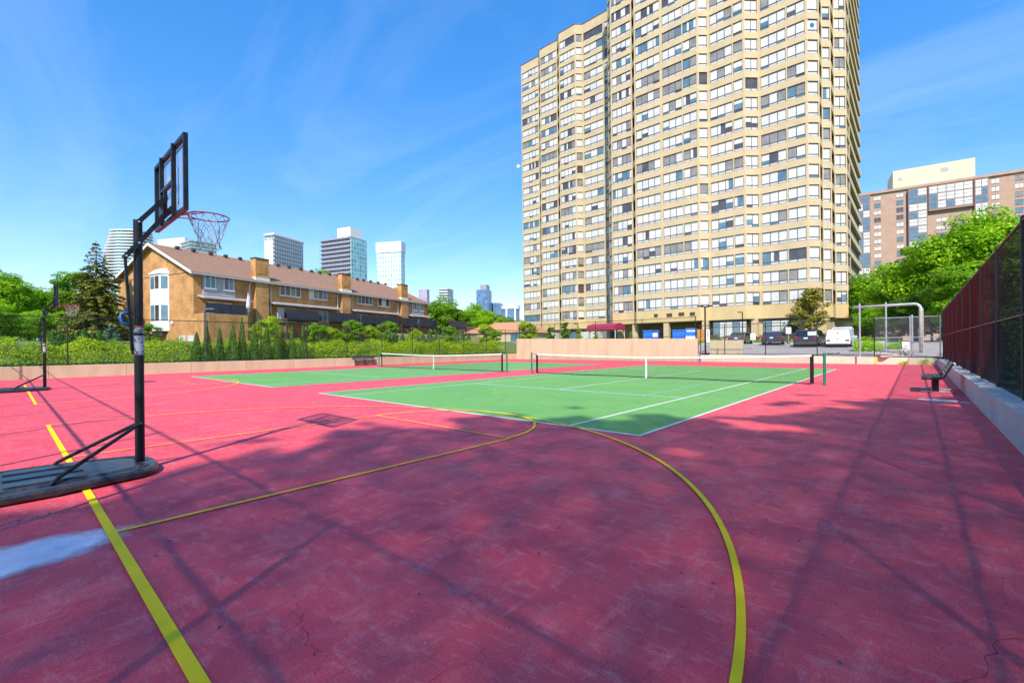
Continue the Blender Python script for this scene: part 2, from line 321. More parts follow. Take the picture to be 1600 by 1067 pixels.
def brickmat():
    m, t, b = newmat('orange brick'); tcn = t.nodes.new('ShaderNodeTexCoord'); u = t.nodes.new('ShaderNodeUVMap')
    br = t.nodes.new('ShaderNodeTexBrick'); br.inputs['Scale'].default_value = 1.0; br.inputs['Brick Width'].default_value = 0.24; br.inputs['Row Height'].default_value = 0.08
    br.inputs['Mortar Size'].default_value = 0.008; br.inputs['Color1'].default_value = (0.52, 0.235, 0.065, 1); br.inputs['Color2'].default_value = (0.62, 0.31, 0.095, 1); br.inputs['Mortar'].default_value = (0.46, 0.35, 0.22, 1); br.inputs['Bias'].default_value = -0.2
    t.links.new(u.outputs[0], br.inputs['Vector'])
    n = t.nodes.new('ShaderNodeTexNoise'); n.inputs['Scale'].default_value = 0.9; n.inputs['Detail'].default_value = 9; t.links.new(u.outputs[0], n.inputs['Vector'])
    n2 = t.nodes.new('ShaderNodeTexNoise'); n2.inputs['Scale'].default_value = 6; n2.inputs['Detail'].default_value = 4
    mp2 = t.nodes.new('ShaderNodeMapping'); mp2.inputs['Scale'].default_value = (0.8, 2.4, 1); t.links.new(u.outputs[0], mp2.inputs[0]); t.links.new(mp2.outputs[0], n2.inputs['Vector'])
    x = t.nodes.new('ShaderNodeMix'); x.data_type = 'RGBA'; x.blend_type = 'MULTIPLY'; x.inputs['Factor'].default_value = 0.85
    rp = t.nodes.new('ShaderNodeValToRGB'); rp.color_ramp.elements[0].position = 0.38; rp.color_ramp.elements[0].color = (0.50, 0.42, 0.36, 1); rp.color_ramp.elements[1].position = 0.57; rp.color_ramp.elements[1].color = (1.12, 1.08, 1.0, 1)
    ad = t.nodes.new('ShaderNodeMath'); ad.operation = 'MULTIPLY_ADD'; ad.inputs[1].default_value = 0.5; t.links.new(n2.outputs['Fac'], ad.inputs[0])
    hv = t.nodes.new('ShaderNodeMath'); hv.operation = 'MULTIPLY'; hv.inputs[1].default_value = 0.5; t.links.new(n.outputs['Fac'], hv.inputs[0]); t.links.new(hv.outputs[0], ad.inputs[2])
    t.links.new(ad.outputs[0], rp.inputs[0]); t.links.new(br.outputs['Color'], x.inputs['A']); t.links.new(rp.outputs[0], x.inputs['B'])
    t.links.new(x.outputs['Result'], b.inputs['Base Color']); b.inputs['Roughness'].default_value = 0.9
    bp = t.nodes.new('ShaderNodeBump'); bp.inputs['Strength'].default_value = 0.4; bp.inputs['Distance'].default_value = 0.01; bp.invert = True
    t.links.new(br.outputs['Fac'], bp.inputs['Height']); t.links.new(bp.outputs[0], b.inputs['Normal']); return m
M['brick'] = brickmat()
M['shingle'] = mat('brown roof shingles', (0.25, 0.135, 0.085), 0.95, (0.36, 0.21, 0.14), 4, 12, bump=0.5, bscale=9, lo=0.3, hi=0.7)

def glassmat(name, col, rough=0.12, spec=0.6, col2=None, scale=0.6):
    return mat(name, col, rough, col2, scale, 4, spec=spec)
PANES = [glassmat('pane white blind', (0.66, 0.645, 0.60), 0.25, col2=(0.55, 0.55, 0.53), scale=0.9), glassmat('pane pale curtain', (0.60, 0.58, 0.52), 0.25, col2=(0.75, 0.73, 0.68), scale=2.0), glassmat('pane grey', (0.30, 0.285, 0.27), 0.2, col2=(0.20, 0.19, 0.18), scale=1.2),
         glassmat('pane dark', (0.055, 0.05, 0.055), 0.1, 0.9, col2=(0.11, 0.09, 0.085), scale=1.0), glassmat('pane blue', (0.07, 0.15, 0.22), 0.08, 0.9, col2=(0.14, 0.23, 0.29), scale=0.8)]
M['sill_panel'] = glassmat('sill light', (0.58, 0.58, 0.56), 0.2, col2=(0.44, 0.45, 0.45), scale=1.2)

# ================================================================== THE SETTING: ground, court, lot
rng = np.random.default_rng(7); rnd = random.Random(11)
XR, YF, XL, YS = 1.0, 38.5, -33.75, -1.6          # court: right wall, far wall, left wall, south edge

g = MB(); g.poly([(-1800, -1500, -0.25), (1800, -1500, -0.25), (1800, 2500, -0.25), (-1800, 2500, -0.25)])
tag(g.build('ground', M['earth']), kind='structure')
c = MB(); c.poly([(XL, YS, 0), (XR, YS, 0), (XR, YF, 0), (XL, YF, 0)])
court = tag(c.build('court_surface', M['court_red']), kind='structure')

AX, AY = -3.22, 6.60; BX, BY = -17.74, 6.55; CW, CL = 10.97, 23.77      # tennis courts: right sideline and near baseline
def strip(x0, y0, x1, y1, z, m, name='painted_line'):
    s = MB(); s.poly([(x0, y0, z), (x1, y0, z), (x1, y1, z), (x0, y1, z)]); return s.build(name, m, court)
for (ax, ay) in ((AX, AY), (BX, BY)):
    strip(ax - CW, ay, ax, ay + CL, 0.004, M['court_green'], 'green_court')
    W_ = M['line_white']; lw = 0.06; x0, x1, y0, y1 = ax - CW, ax, ay, ay + CL; z = 0.008
    strip(x0, y0, x1, y0 + 0.075, z, W_); strip(x0, y1 - 0.075, x1, y1, z, W_)
    for x in (x0, x0 + 1.37, x1 - 1.37 - lw, x1 - lw): strip(x, y0 + 0.075, x + lw, y1 - 0.075, z, W_)
    ym = (y0 + y1) / 2
    for s in (-1, 1): strip(x0 + 1.42, ym + s * 6.4 - lw / 2, x1 - 1.42, ym + s * 6.4 + lw / 2, z, W_)
    xm = (x0 + x1) / 2
    strip(xm - lw / 2, ym - 6.375, xm + lw / 2, ym + 6.375, z, W_)
    # thin pale blue pickleball lines
    for x in (xm - 3.05, xm + 3.05): strip(x - 0.025, ym - 6.70, x + 0.025, ym + 6.70, z + 0.003, M['line_blue'])
    for s in (-1, 1):
        strip(xm - 3.05, ym + s * 6.70 - 0.03, xm + 3.05, ym + s * 6.70 + 0.03, z + 0.0015, M['line_blue']); strip(xm - 3.05, ym + s * 2.13 - 0.025, xm + 3.05, ym + s * 2.13 + 0.025, z + 0.0015, M['line_blue'])

def arc_strip(cx, cy, r, a0, a1, wdt, z, m, n=72):
    s = MB()
    for k in range(n):
        q = []
        for a, rr in ((k, r - wdt / 2), (k, r + wdt / 2), (k + 1, r + wdt / 2), (k + 1, r - wdt / 2)):
            t = a0 + (a1 - a0) * a / n; q.append((cx + rr * math.cos(t), cy + rr * math.sin(t), z))
        s.poly(q)
    return s.build('painted_line', m, court)
for i, (hx, Y_) in enumerate(((-6.45, M['line_yellow']), (-23.45, M['line_yellow']))):
    bw = 0.062
    strip(hx - 6.0, 0.515, hx + 6.0, 0.515 + bw, 0.012, Y_)                              # baseline
    for x in (hx - 1.98, hx + 1.77): strip(x - 0.02, 0.515 + bw, x + 0.02, 5.15, 0.014, Y_ if x > hx else M['line_yellow_worn'])
    strip(hx - 1.98, 5.15, hx + 1.80, 5.19, 0.016, M['line_yellow_worn'])
    arc_strip(hx - 0.12, 5.19, 1.85, R(-1), R(181), 0.045, 0.018, Y_)
    arc_strip(hx, 0.98, 5.97, R(-4), R(92), 0.045, 0.020, Y_); arc_strip(hx, 0.98, 5.97, R(92), R(184), 0.045, 0.020, M['line_yellow_worn'])

# pale repair patch beside the near baseline, cracks, dirt
for (cx, cy, rx, ry, rot) in ((-4.62, -0.14, 0.33, 0.74, 6),):
    p = MB(); p.poly([(rx * 1.25 * math.cos(a), ry * 1.25 * math.sin(a), 0) for a in np.linspace(0, 2 * math.pi, 33)[:-1]]); o = p.build('repair_patch', M['patch'], court, (cx, cy, 0.0055)); o.rotation_euler = (0, 0, R(rot))
M['crack'] = mat('crack', (0.16, 0.018, 0.025), 0.95)
for (x0, y0, x1, y1, wmax) in ((-2.75, 1.10, -1.85, 0.82, 0.0022), (-2.2, 0.93, -1.7, 1.25, 0.0013), (-3.9, 2.2, -2.6, 2.9, 0.0018), (-1.6, 5.6, 0.6, 7.4, 0.003), (-0.4, 1.6, 0.7, 3.9, 0.0018), (-9.5, 3.2, -8.4, 4.6, 0.003)):
    s = MB(); n = 60; q = []; px_ = py_ = 0
    L2 = math.hypot(x1 - x0, y1 - y0); nx, ny = -(y1 - y0) / L2, (x1 - x0) / L2
    for k in range(n + 1):
        t = k / n; px_ = px_ * 0.8 + rnd.gauss(0, 0.018); q.append((x0 + (x1 - x0) * t + nx * px_, y0 + (y1 - y0) * t + ny * px_, wmax * (0.25 + 0.75 * rnd.random()) * math.sin(math.pi * min(0.97, max(0.03, t))) ** 0.5))
    for a, b in zip(q[:-1], q[1:]): s.poly([(a[0] - nx * a[2], a[1] - ny * a[2], 0.003), (b[0] - nx * b[2], b[1] - ny * b[2], 0.003), (b[0] + nx * b[2], b[1] + ny * b[2], 0.003), (a[0] + nx * a[2], a[1] + ny * a[2], 0.003)])
    s.build('crack', M['crack'], court)
# leaf litter and grit
M['litter'] = leafmat('dry litter', (0.05, 0.04, 0.03), (0.16, 0.12, 0.08), (0.42, 0.38, 0.33), 0.0)
P = np.stack([rng.uniform(-9, 0.9, 1500), rng.uniform(-0.6, 11, 1500), np.full(1500, 0.006)], 1)
P2 = np.stack([rng.normal(-5.65, 0.10, 260), rng.uniform(-0.7, 0.6, 260), np.full(260, 0.008)], 1)
P3 = np.stack([rng.normal(0.93, 0.05, 500), rng.uniform(2, 38, 500), np.full(500, 0.008)], 1)
Pa = np.concatenate([P, P2, P3]); V = leaves(rng, Pa, np.tile([0, 0, 1.0], (len(Pa), 1)), 0.019 * rng.uniform(0.5, 1.6, (len(Pa), 1)), 0.3, 0.5); V[:, 2] = np.maximum(V[:, 2], 0.004)
tag(link('leaf_litter', npmesh('leaf_litter', V, 4, M['litter'])), 'dry leaf litter and grit scattered over the red court', 'litter', kind='stuff')

# ---- terraces round the court (left garden slope, parking lot, right bank)
t_ = MB()
t_.poly([(-34.0, -40, 0.42), (-34.0, 39.2, 0.42), (-40, 39.2, 1.1), (-40, -40, 1.1)]); t_.poly([(-40, -40, 1.1), (-40, 90, 1.1), (-50, 90, 2.2), (-50, -40, 2.2)]); t_.poly([(-50, -40, 2.2), (-50, 140, 2.2), (-130, 140, 2.4), (-130, -40, 2.4)])
t_.poly([(-34.0, 39.2, 0.42), (-34.0, 90, 1.1), (-40, 90, 1.1), (-40, 39.2, 1.1)])
tag(t_.build('garden_bank', M['grass']), kind='structure')
t_ = MB(); t_.poly([(1.35, -30, 0.30), (40, -30, 0.30), (40, 39, 0.35), (1.35, 39, 0.35)])
t_.poly([(-34, -60, 0.05), (40, -60, 0.05), (40, -1.62, 0.05), (-34, -1.62, 0.05)])
tag(t_.build('grass_verge', M['grass']), kind='structure')
def lotz(y): return 0.50 + max(0, min(y, 53.0) - 38.8) * 0.066
t_ = MB(); ys = [38.85, 42, 46, 50, 53, 58.2]
for k in range(len(ys) - 1): t_.poly([(-34, ys[k], lotz(ys[k])), (60, ys[k], lotz(ys[k])), (60, ys[k + 1], lotz(ys[k + 1])), (-34, ys[k + 1], lotz(ys[k + 1]))])
lot = tag(t_.build('parking_lot', M['asphalt']), kind='structure')
k_ = MB(); k_.box((-20, 57.6, 1.2), (6, 57.85, 1.58)); k_.box((6, 50.6, 1.0), (40, 50.85, 1.45)); k_.build('kerb', M['kerb'], lot)
t_ = MB(); t_.poly([(-20, 57.85, 1.55), (6, 57.85, 1.55), (6, 90, 1.7), (-20, 90, 1.7)]); t_.poly([(-120, 58, 1.45), (-20, 58, 1.45), (-20, 90, 1.6), (-120, 90, 1.6)]); t_.poly([(6, 50.85, 1.45), (140, 50.85, 1.45), (140, 230, 3), (6, 230, 3)])
tag(t_.build('lawn', M['grass']), kind='structure')

# ================================================================== walls round the court
def wall(name, pts, z0, ztops, th, m, label, side, panel=3.05, cap=None):
    """low concrete wall made of cast panels (each a part) with narrow joints"""
    root = empty(name, (pts[0][0], pts[0][1], 0), 0, label, 'wall')
    A, B = Vector(pts[0]), Vector(pts[1]); Ld = (B - A).length; d = (B - A) / Ld; n = Vector((-d.y, d.x)) * side; k = max(1, round(Ld / panel))
    for i in range(k):
        t0, t1 = i / k, (i + 1) / k; a = A + d * (Ld * t0 + 0.004); b = A + d * (Ld * t1 - 0.004)
        za = ztops[0] + (ztops[1] - ztops[0]) * t0; zb = ztops[0] + (ztops[1] - ztops[0]) * t1; mb = MB()
        q = [a, b, b + n * th, a + n * th]; v = [(p.x - A.x, p.y - A.y, z0) for p in q] + [(p.x - A.x, p.y - A.y, z) for p, z in zip(q, (za, zb, zb, za))]
        mb.v = v; mb.f = [(0, 3, 2, 1), (4, 5, 6, 7), (0, 1, 5, 4), (1, 2, 6, 5), (2, 3, 7, 6), (3, 0, 4, 7)]; mb.mi = [0] * 6
        mb.build('wall_panel', m, root, bevel=0.012)
    return root
wall('concrete_wall', ((XL, -1.6), (XL, 39.0)), -0.1, (0.66, 0.60), 0.28, M['concrete'], 'long low beige concrete wall under the hedge on the left side of the court', 1)
wall('concrete_wall', ((-33.76, 38.62), (-13.6, 38.55)), -0.1, (2.28, 1.92), 0.3, M['concrete'], 'tall beige concrete wall behind the tennis nets, below the apartment tower', 1, panel=6.0)
wall('concrete_wall', ((-13.55, 38.55), (1.0, 38.5)), -0.1, (0.60, 0.44), 0.3, M['concrete_pale'], 'low pale concrete wall at the far end, below the parking lot fence', 1, panel=4.9)
wall('concrete_wall', ((XR, -1.6), (XR, 38.45)), -0.1, (0.54, 0.40), 0.42, M['concrete_grey'], 'low grey concrete kerb wall under the tall dark fence on the right', -1, panel=6.1)
mb = MB(); mb.box((-13.2, 40.4, 0.3), (-10.6, 40.7, 1.75)); tag(mb.build('concrete_wall', M['concrete'], bevel=0.02), 'short beige wall stub behind the lamp post at the parking lot fence', 'wall')
# yellow joint mark on the far wall
mb = MB(); mb.box((-2.02, 38.485, 0.02), (-1.90, 38.50, 0.43)); mb.build('painted_joint', M['line_yellow'], bpy.data.objects['concrete_wall.002'], None)
bpy.data.objects['painted_joint'].matrix_parent_inverse = Matrix.Translation((13.55, -38.55, 0))

# ================================================================== fences
def mesh_wires(mb, L_, z0, z1, spacing=0.075, r=0.0022, n=3):
    """chain link as two families of diagonal wires in the plane x=0 along +Y"""
    H = z1 - z0; k = -H
    while k < L_:
        a = (max(k, 0), z0 + max(0, -k)); e = min(k + H, L_); b = (e, z0 + (e - k))
        if b[0] - a[0] > 0.02:
            mb.tube([(0.003, a[0], a[1]), (0.003, b[0], b[1])], r, n, cap=False)
            mb.tube([(-0.003, a[0], z1 - (a[1] - z0)), (-0.003, b[0], z1 - (b[1] - z0))], r, n, cap=False)
        k += spacing * 1.4142
def fence(p0, p1, z0, z1, posts, label, m, mpost, zs=None, rails=(), wire_r=0.0022, spacing=0.075, zb=None, fabric=True, post_r=0.032, sections=None, drop=0.25, name='chain_link_fence'):
    d = Vector((p1[0] - p0[0], p1[1] - p0[1])); L_ = d.length
    root = empty(name, (p0[0], p0[1], 0), math.atan2(d.y, d.x) - math.pi / 2, label, 'fence')
    for y in posts:
        mb = MB(); mb.tube([(0, y, z0 - drop), (0, y, z1 + 0.05)], post_r, 8); mb.tube([(0, y, z1 + 0.05), (0, y, z1 + 0.09)], [post_r * 1.15, post_r * 0.3], 8); mb.build('post', mpost, root, smooth=False)
    for z in (z1, *rails):
        mb = MB(); mb.tube([(0.0, 0, z), (0.0, L_, z)], 0.022, 6); mb.build('rail', mpost, root)
    if fabric:
        for (a, b, mm) in (sections or [(0, L_, m)]):
            mb = MB(); mesh_wires(mb, b - a, z0 + 0.04, z1, spacing, wire_r); mb.v = [(x, y + a, z) for x, y, z in mb.v]
            tag(mb.build('wire_mesh', mm, root), kind='stuff')
    return root
lp = [1.38 + 1.6 - 3.15 * 1, 5.5] + [8.66 + 3.15 * k for k in range(10)] + [2.2]
fence((XL - 0.16, -1.6), (XL - 0.16, 38.9), 0.64, 3.22, [y + 1.6 for y in (-0.95, 2.25, 5.45, 8.66, 11.87, 15.05, 18.22, 21.39, 24.5, 27.64, 30.76, 33.94, 36.95, 38.8)], 'black chain link fence on the low wall in front of the hedge, left side', M['fence_black'], M['fence_black'], rails=(0.72,))
fence((-33.7, 38.75), (-13.7, 38.7), 2.05, 3.75, [0.3, 5.2, 10.2, 15.1, 19.9], 'black chain link fence on top of the tall beige wall', M['fence_black'], M['fence_black'], rails=(2.12,))
fence((-13.45, 38.72), (-2.05, 38.68), 0.55, 3.0, [0.05, 1.95, 4.9, 8.2, 11.4], 'black chain link fence in front of the parked cars', M['fence_black'], M['fence_black'], rails=(0.62,))
fence((-2.0, 38.68), (1.2, 38.66), 0.5, 3.05, [1.75, 3.15], 'grey galvanised fence panel beside the big pipe frame', M['galv'], M['galv'], rails=(0.55, 1.75))
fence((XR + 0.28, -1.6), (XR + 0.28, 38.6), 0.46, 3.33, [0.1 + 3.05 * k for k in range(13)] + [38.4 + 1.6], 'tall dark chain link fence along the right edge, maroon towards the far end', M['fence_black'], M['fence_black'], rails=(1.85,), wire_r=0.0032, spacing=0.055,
      sections=[(0, 16.5, M['fence_black']), (16.5, 40.2, M['fence_maroon'])])  # near wires black, far wires maroon
fence((XL, -0.92), (1.2, -0.92), 0.0, 3.2, [33.75 - 11.1 + 3.1 * k for k in range(-7, 5)], 'black chain link fence along the near end, casting post and rail shadows', M['fence_black'], M['fence_black'], rails=(2.02, 0.1), wire_r=0.0016)

# ================================================================== tennis nets
def tennis_net(x0, x1, y, label):
    cxm = (x0 + x1) / 2; hw = (x1 - x0) / 2
    root = empty('tennis_net', (cxm, y, 0), 0, label, 'net', 'tennis nets across the green courts')
    for s in (-1, 1):
        mb = MB(); mb.tube([(s * hw, 0, 0), (s * hw, 0, 1.08)], 0.045, 12); mb.tube([(s * hw, 0, 1.08), (s * hw, 0, 1.10)], [0.048, 0.03], 12); mb.build('post', M['green_post'], root, smooth=False)
        mb = MB(); e = hw - 0.36; mb.box((s * e - 0.055, -0.014, 0.05), (s * e + 0.055, 0.014, 1.03)); mb.build('side_tape', M['steel_black'], root)
        mb = MB(); mb.tube([(s * hw, 0, 1.02), (s * e, 0, 1.02)], 0.008, 5); mb.tube([(s * hw, 0, 0.08), (s * e, 0, 0.08)], 0.006, 5); mb.build('cord', M['net_black'], root)
    E_ = hw - 0.36
    top = lambda x: 0.915 + 0.125 * (abs(x) / E_) ** 1.5; bot = lambda x: 0.03 + 0.05 * math.exp(-(x / 0.35) ** 2) * 0 + 0.02 * math.sin(x * 0.9) ** 2
    mb = MB(); n = int(2 * E_ / 0.046)
    for k in range(n + 1):
        x = -E_ + 2 * E_ * k / n; mb.tube([(x, 0, bot(x)), (x, 0, top(x) - 0.04)], 0.0019, 3, cap=False)
    xs = np.linspace(-E_, E_, 41)
    for j in range(21):
        mb.tube([(x, 0.002, bot(x) + (top(x) - 0.05 - bot(x)) * j / 20) for x in xs], 0.0019, 3, cap=False)
    for j in range(4):   # doubled upper meshes
        mb.tube([(x, 0.006, top(x) - 0.075 - 0.046 * j) for x in xs], 0.0025, 3, cap=False)
    tag(mb.build('net_mesh', M['net_black'], root), kind='stuff')
    mb = MB()
    for a, b in zip(xs[:-1], xs[1:]):
        i = len(mb.v); mb.v += [(x, yy, top(x) + dz) for x in (a, b) for yy in (-0.022, 0.022) for dz in (-0.065, 0.0)]
        mb.f += [(i, i + 4, i + 5, i + 1), (i + 2, i + 3, i + 7, i + 6), (i + 1, i + 5, i + 7, i + 3), (i, i + 2, i + 6, i + 4)]; mb.mi += [0] * 4
    mb.build('headband', M['tape'], root)
    mb = MB()
    for a, b in zip(xs[:-1], xs[1:]): mb.tube([(a, 0, bot(a)), (b, 0, bot(b))], 0.016, 5, cap=False)
    mb.build('bottom_cord', M['net_black'], root)
    mb = MB(); mb.obox((0, -0.026, 0.47), (0.030, 0, 0), (0, 0.003, 0), (0, 0, 0.455)); mb.obox((0, 0.026, 0.47), (0.030, 0, 0), (0, 0.003, 0), (0, 0, 0.455)); mb.box((-0.04, -0.05, 0.012), (0.04, 0.05, 0.035)); mb.build('centre_strap', M['tape'], root)
    return root
tennis_net(AX - CW - 0.914, AX + 0.914, AY + CL / 2, 'tennis net with green posts across the nearer green court')
tennis_net(BX - CW - 0.914, BX + 0.914, BY + CL / 2, 'tennis net with green posts across the farther green court on the left')

# ================================================================== basketball hoops
def glass_board():
    m = bpy.data.materials.new('clear backboard'); m.use_nodes = True; t = m.node_tree; t.nodes.clear()
    a = t.nodes.new('ShaderNodeBsdfTransparent'); a.inputs[0].default_value = (0.90, 0.93, 0.96, 1); b = t.nodes.new('ShaderNodeBsdfGlossy'); b.inputs['Roughness'].default_value = 0.08
    d = t.nodes.new('ShaderNodeBsdfDiffuse'); d.inputs[0].default_value = (0.7, 0.75, 0.8, 1)
    x = t.nodes.new('ShaderNodeMixShader'); x.inputs[0].default_value = 0.10; y = t.nodes.new('ShaderNodeMixShader'); y.inputs[0].default_value = 0.10; o = t.nodes.new('ShaderNodeOutputMaterial')
    t.links.new(a.outputs[0], x.inputs[1]); t.links.new(b.outputs[0], x.inputs[2]); t.links.new(x.outputs[0], y.inputs[1]); t.links.new(d.outputs[0], y.inputs[2]); t.links.new(y.outputs[0], o.inputs[0]); return m
M['board'] = glass_board()
def hoop(loc, label):
    """origin on the ground under the pole, facing +Y"""
    root = empty('basketball_hoop', loc, 0, label, 'basketball hoop', 'portable basketball hoops')
    S = M['steel_black']
    # base: long rounded tank with a raised rim, a sunken deck and moulded steps
    def outline(k, grow, yb):
        n = 40; q = []
        for i in range(n):
            a = -math.pi / 2 + math.pi * i / (n - 1)      # rounded nose towards +Y
            q.append(((0.50 + grow) * math.sin(a), -0.14 + (0.26 + grow) * math.cos(a)))
        q = [(-x, y) for x, y in q]
        q += [(-0.66 - grow, -0.75), (-0.68 - grow, yb), (0.68 + grow, yb), (0.66 + grow, -0.75)]
        return q
    mb = MB(); secs = [(0.0, 0.0, -1.50), (0.02, 0.02, -1.52), (0.06, 0.02, -1.52), (0.088, 0.0, -1.50), (0.094, -0.04, -1.46), (0.074, -0.08, -1.42), (0.076, -0.15, -1.35), (0.098, -0.18, -1.32), (0.102, -0.30, -1.20)]
    rings = []
    for z, gq, yb in secs:
        q = outline(0, gq, yb); rings.append(len(mb.v)); mb.v += [(x, y + 0.02, z + 0.012) for x, y in q]; nq = len(q)
    for a, b in zip(rings[:-1], rings[1:]):
        for j in range(nq): mb.f.append((a + j, a + (j + 1) % nq, b + (j + 1) % nq, b + j)); mb.mi.append(0)
    mb.f.append(tuple(rings[-1] + j for j in range(nq))); mb.mi.append(0); mb.f.append(tuple(rings[0] + j for j in reversed(range(nq)))); mb.mi.append(0)
    bm_ = bmesh.new(); me = mb.mesh('base', M['base_plastic']); bm_.from_mesh(me); bmesh.ops.recalc_face_normals(bm_, faces=bm_.faces); bm_.to_mesh(me); bm_.free(); base = link('base', me, root)
    for x in (-0.33, 0.0, 0.33):
        mb = MB(); mb.obox((x, -0.80, 0.116), (0.10, 0, 0), (0, 0.30, 0), (0, 0, 0.012)); mb.build('moulded_rib', M['base_plastic'], base, bevel=0.01)
    for s in (-1, 1):
        mb = MB(); mb.tube([(s * 0.30 - 0.025, 0.02, 0.055), (s * 0.30 + 0.025, 0.02, 0.055)], 0.055, 14); mb.build('wheel', M['rubber'], base)
    # pole in three sections
    mb = MB(); mb.tube([(0, 0, 0.10), (0, 0, 1.75)], 0.047, 20); mb.build('pole', S, root, smooth=False)
    mb = MB(); mb.tube([(0, 0, 1.755), (0, 0, 2.97)], 0.0445, 20); mb.tube([(0, 0, 2.97), (0, 0, 2.985)], [0.047, 0.04], 20); mb.build('pole', S, root)
    mb = MB(); mb.tube([(0, 0, 1.37), (0, 0, 1.60)], 0.0485, 20); mb.build('decal_band', M['decal'], root)
    mb = MB(); mb.tube([(0, 0, 1.63), (0, 0, 1.70)], 0.0482, 20); mb.build('decal_band', M['decal'], root)
    mb = MB(); mb.tube([(0, 0, 1.705), (0, 0, 1.72)], 0.0484, 20); mb.build('decal_band', M['orange_rim'], root)
    # struts from the base to the pole
    for x, y in ((0.52, -0.78), (-0.50, -0.72)):
        mb = MB(); mb.tube([(x, y, 0.10), (x * 0.93, y * 0.93, 0.15), (math.copysign(0.05, x), 0.0, 0.56)], [0.012, 0.02, 0.02], 10); mb.build('strut', S, root, smooth=False)
    mb = MB(); mb.tube([(-0.07, 0, 0.56), (0.07, 0, 0.56)], 0.012, 8); mb.build('bolt', M['chrome'], root)
    # parallel lifting arms, rear link with blue grip
    yb, zt, zl = 0.27, 3.31, 3.10
    for s in (-1, 1):
        mb = MB(); mb.obox((s * 0.062, (0.0 + yb) / 2, (2.95 + zt) / 2), (0.006, 0, 0), (0, yb / 2, (zt - 2.95) / 2), (0, -0.020, 0.015)); mb.build('upper_arm', S, root)
        a, b = Vector((0, -0.125, 2.52)), Vector((0, yb, zl)); mid = (a + b) / 2; hd = (b - a) / 2
        mb = MB(); mb.obox((s * 0.062, mid.y, mid.z), (0.006, 0, 0), (0, hd.y, hd.z), Vector((0, -hd.z, hd.y)).normalized() * 0.024); mb.build('lower_arm', S, root)
    for y, z in ((-0.118, 2.53), (0.0, 2.70), (0.0, 2.95), (yb, zt), (yb, zl)):
        mb = MB(); mb.tube([(-0.08, y, z), (0.08, y, z)], 0.011, 8); mb.build('bolt', M['chrome'], root)
    mb = MB(); mb.obox((0, -0.092, 1.99), (0.016, 0, 0), Vector((0, 0.028, -0.54)), (0, 0.014, 0.0008)); rod = mb.build('adjusting_rod', S, root)
    mb = MB(); mb.tube([(0, -0.062, 1.45), (0, -0.055, 1.40), (0, -0.02, 1.375), (0, 0.0, 1.40)], 0.02, 8); mb.build('clamp', S, root)
    mb = MB(); mb.tube([(0, -0.095, 1.87), (0, -0.135, 1.865), (0, -0.158, 1.845), (0, -0.164, 1.80), (0, -0.158, 1.755), (0, -0.132, 1.735), (0, -0.085, 1.73)], 0.02, 10); mb.build('grip', M['blue'], rod, smooth=True)
    # backboard frame, clear board, printed target
    W2, Z0, Z1, Y0 = 0.75, 3.02, 3.90, 0.32; fr = 0.021
    mb = MB(); bd = mb
    mb.box((-W2, Y0 - 0.025, Z0), (W2, Y0 + 0.02, Z0 + 2 * fr)); mb.box((-W2, Y0 - 0.025, Z1 - 2 * fr), (W2, Y0 + 0.02, Z1))
    for x in (-W2, W2 - 2 * fr): mb.box((x, Y0 - 0.0245, Z0 + 2 * fr), (x + 2 * fr, Y0 + 0.0195, Z1 - 2 * fr))
    for x in (-0.325, 0.285): mb.box((x, Y0 - 0.050, Z0 + 0.005), (x + 0.038, Y0 - 0.004, Z1 - 0.005))
    mb.box((-0.285, Y0 - 0.048, 3.43), (0.285, Y0 - 0.006, 3.465)); mb.box((-0.285, Y0 - 0.048, Z0 + 0.09), (0.285, Y0 - 0.006, Z0 + 0.14))
    board = mb.build('backboard', S, root)
    mb = MB(); mb.box((-W2 + 0.02, Y0 + 0.0205, Z0 + 0.02), (W2 - 0.02, Y0 + 0.0265, Z1 - 0.02)); mb.build('clear_panel', M['board'], board)
    mb = MB()
    for a, b in (((-0.30, 3.19), (0.30, 3.23)), ((-0.30, 3.60), (0.30, 3.64)), ((-0.30, 3.23), (-0.26, 3.60)), ((0.26, 3.23), (0.30, 3.60))): mb.box((a[0], Y0 + 0.0275, a[1]), (b[0], Y0 + 0.0295, b[1]))
    for a, b in (((-0.70, 3.075), (0.70, 3.10)), ((-0.70, 3.83), (0.70, 3.85)), ((-0.70, 3.10), (-0.675, 3.83)), ((0.675, 3.10), (0.70, 3.83))): mb.box((a[0], Y0 + 0.0275, a[1]), (b[0], Y0 + 0.0295, b[1]))
    mb.build('printed_target', M['white_paint'], board)
    mb = MB(); mb.box((-0.11, Y0 - 0.085, 3.05), (-0.07, Y0 - 0.051, 3.36)); mb.box((0.07, Y0 - 0.085, 3.05), (0.11, Y0 - 0.051, 3.36)); mb.box((-0.12, Y0 - 0.095, 3.09), (0.12, Y0 - 0.0855, 3.22)); mb.build('bracket', S, board)
    # rim, braces, net
    rc = Vector((0, Y0 + 0.03 + 0.15 + 0.23, 3.17)); rr = 0.23
    mb = MB(); mb.tube([(rc.x + rr * math.cos(a), rc.y + rr * math.sin(a), rc.z) for a in np.linspace(0, 2 * math.pi, 41)[:-1]], 0.009, 8, closed=True)
    mb.box((-0.07, Y0 + 0.03, 3.09), (0.07, Y0 + 0.045, 3.19)); mb.obox((0, Y0 + 0.11, 3.165), (0.06, 0, 0), (0, 0.075, 0), (0, 0, 0.006))
    for s in (-1, 1): mb.tube([(s * 0.05, Y0 + 0.045, 3.10), (s * 0.20, rc.y - 0.10, 3.162)], 0.007, 6)
    rim = mb.build('rim', M['orange_rim'], root, smooth=False)
    mb = MB(); n = 12
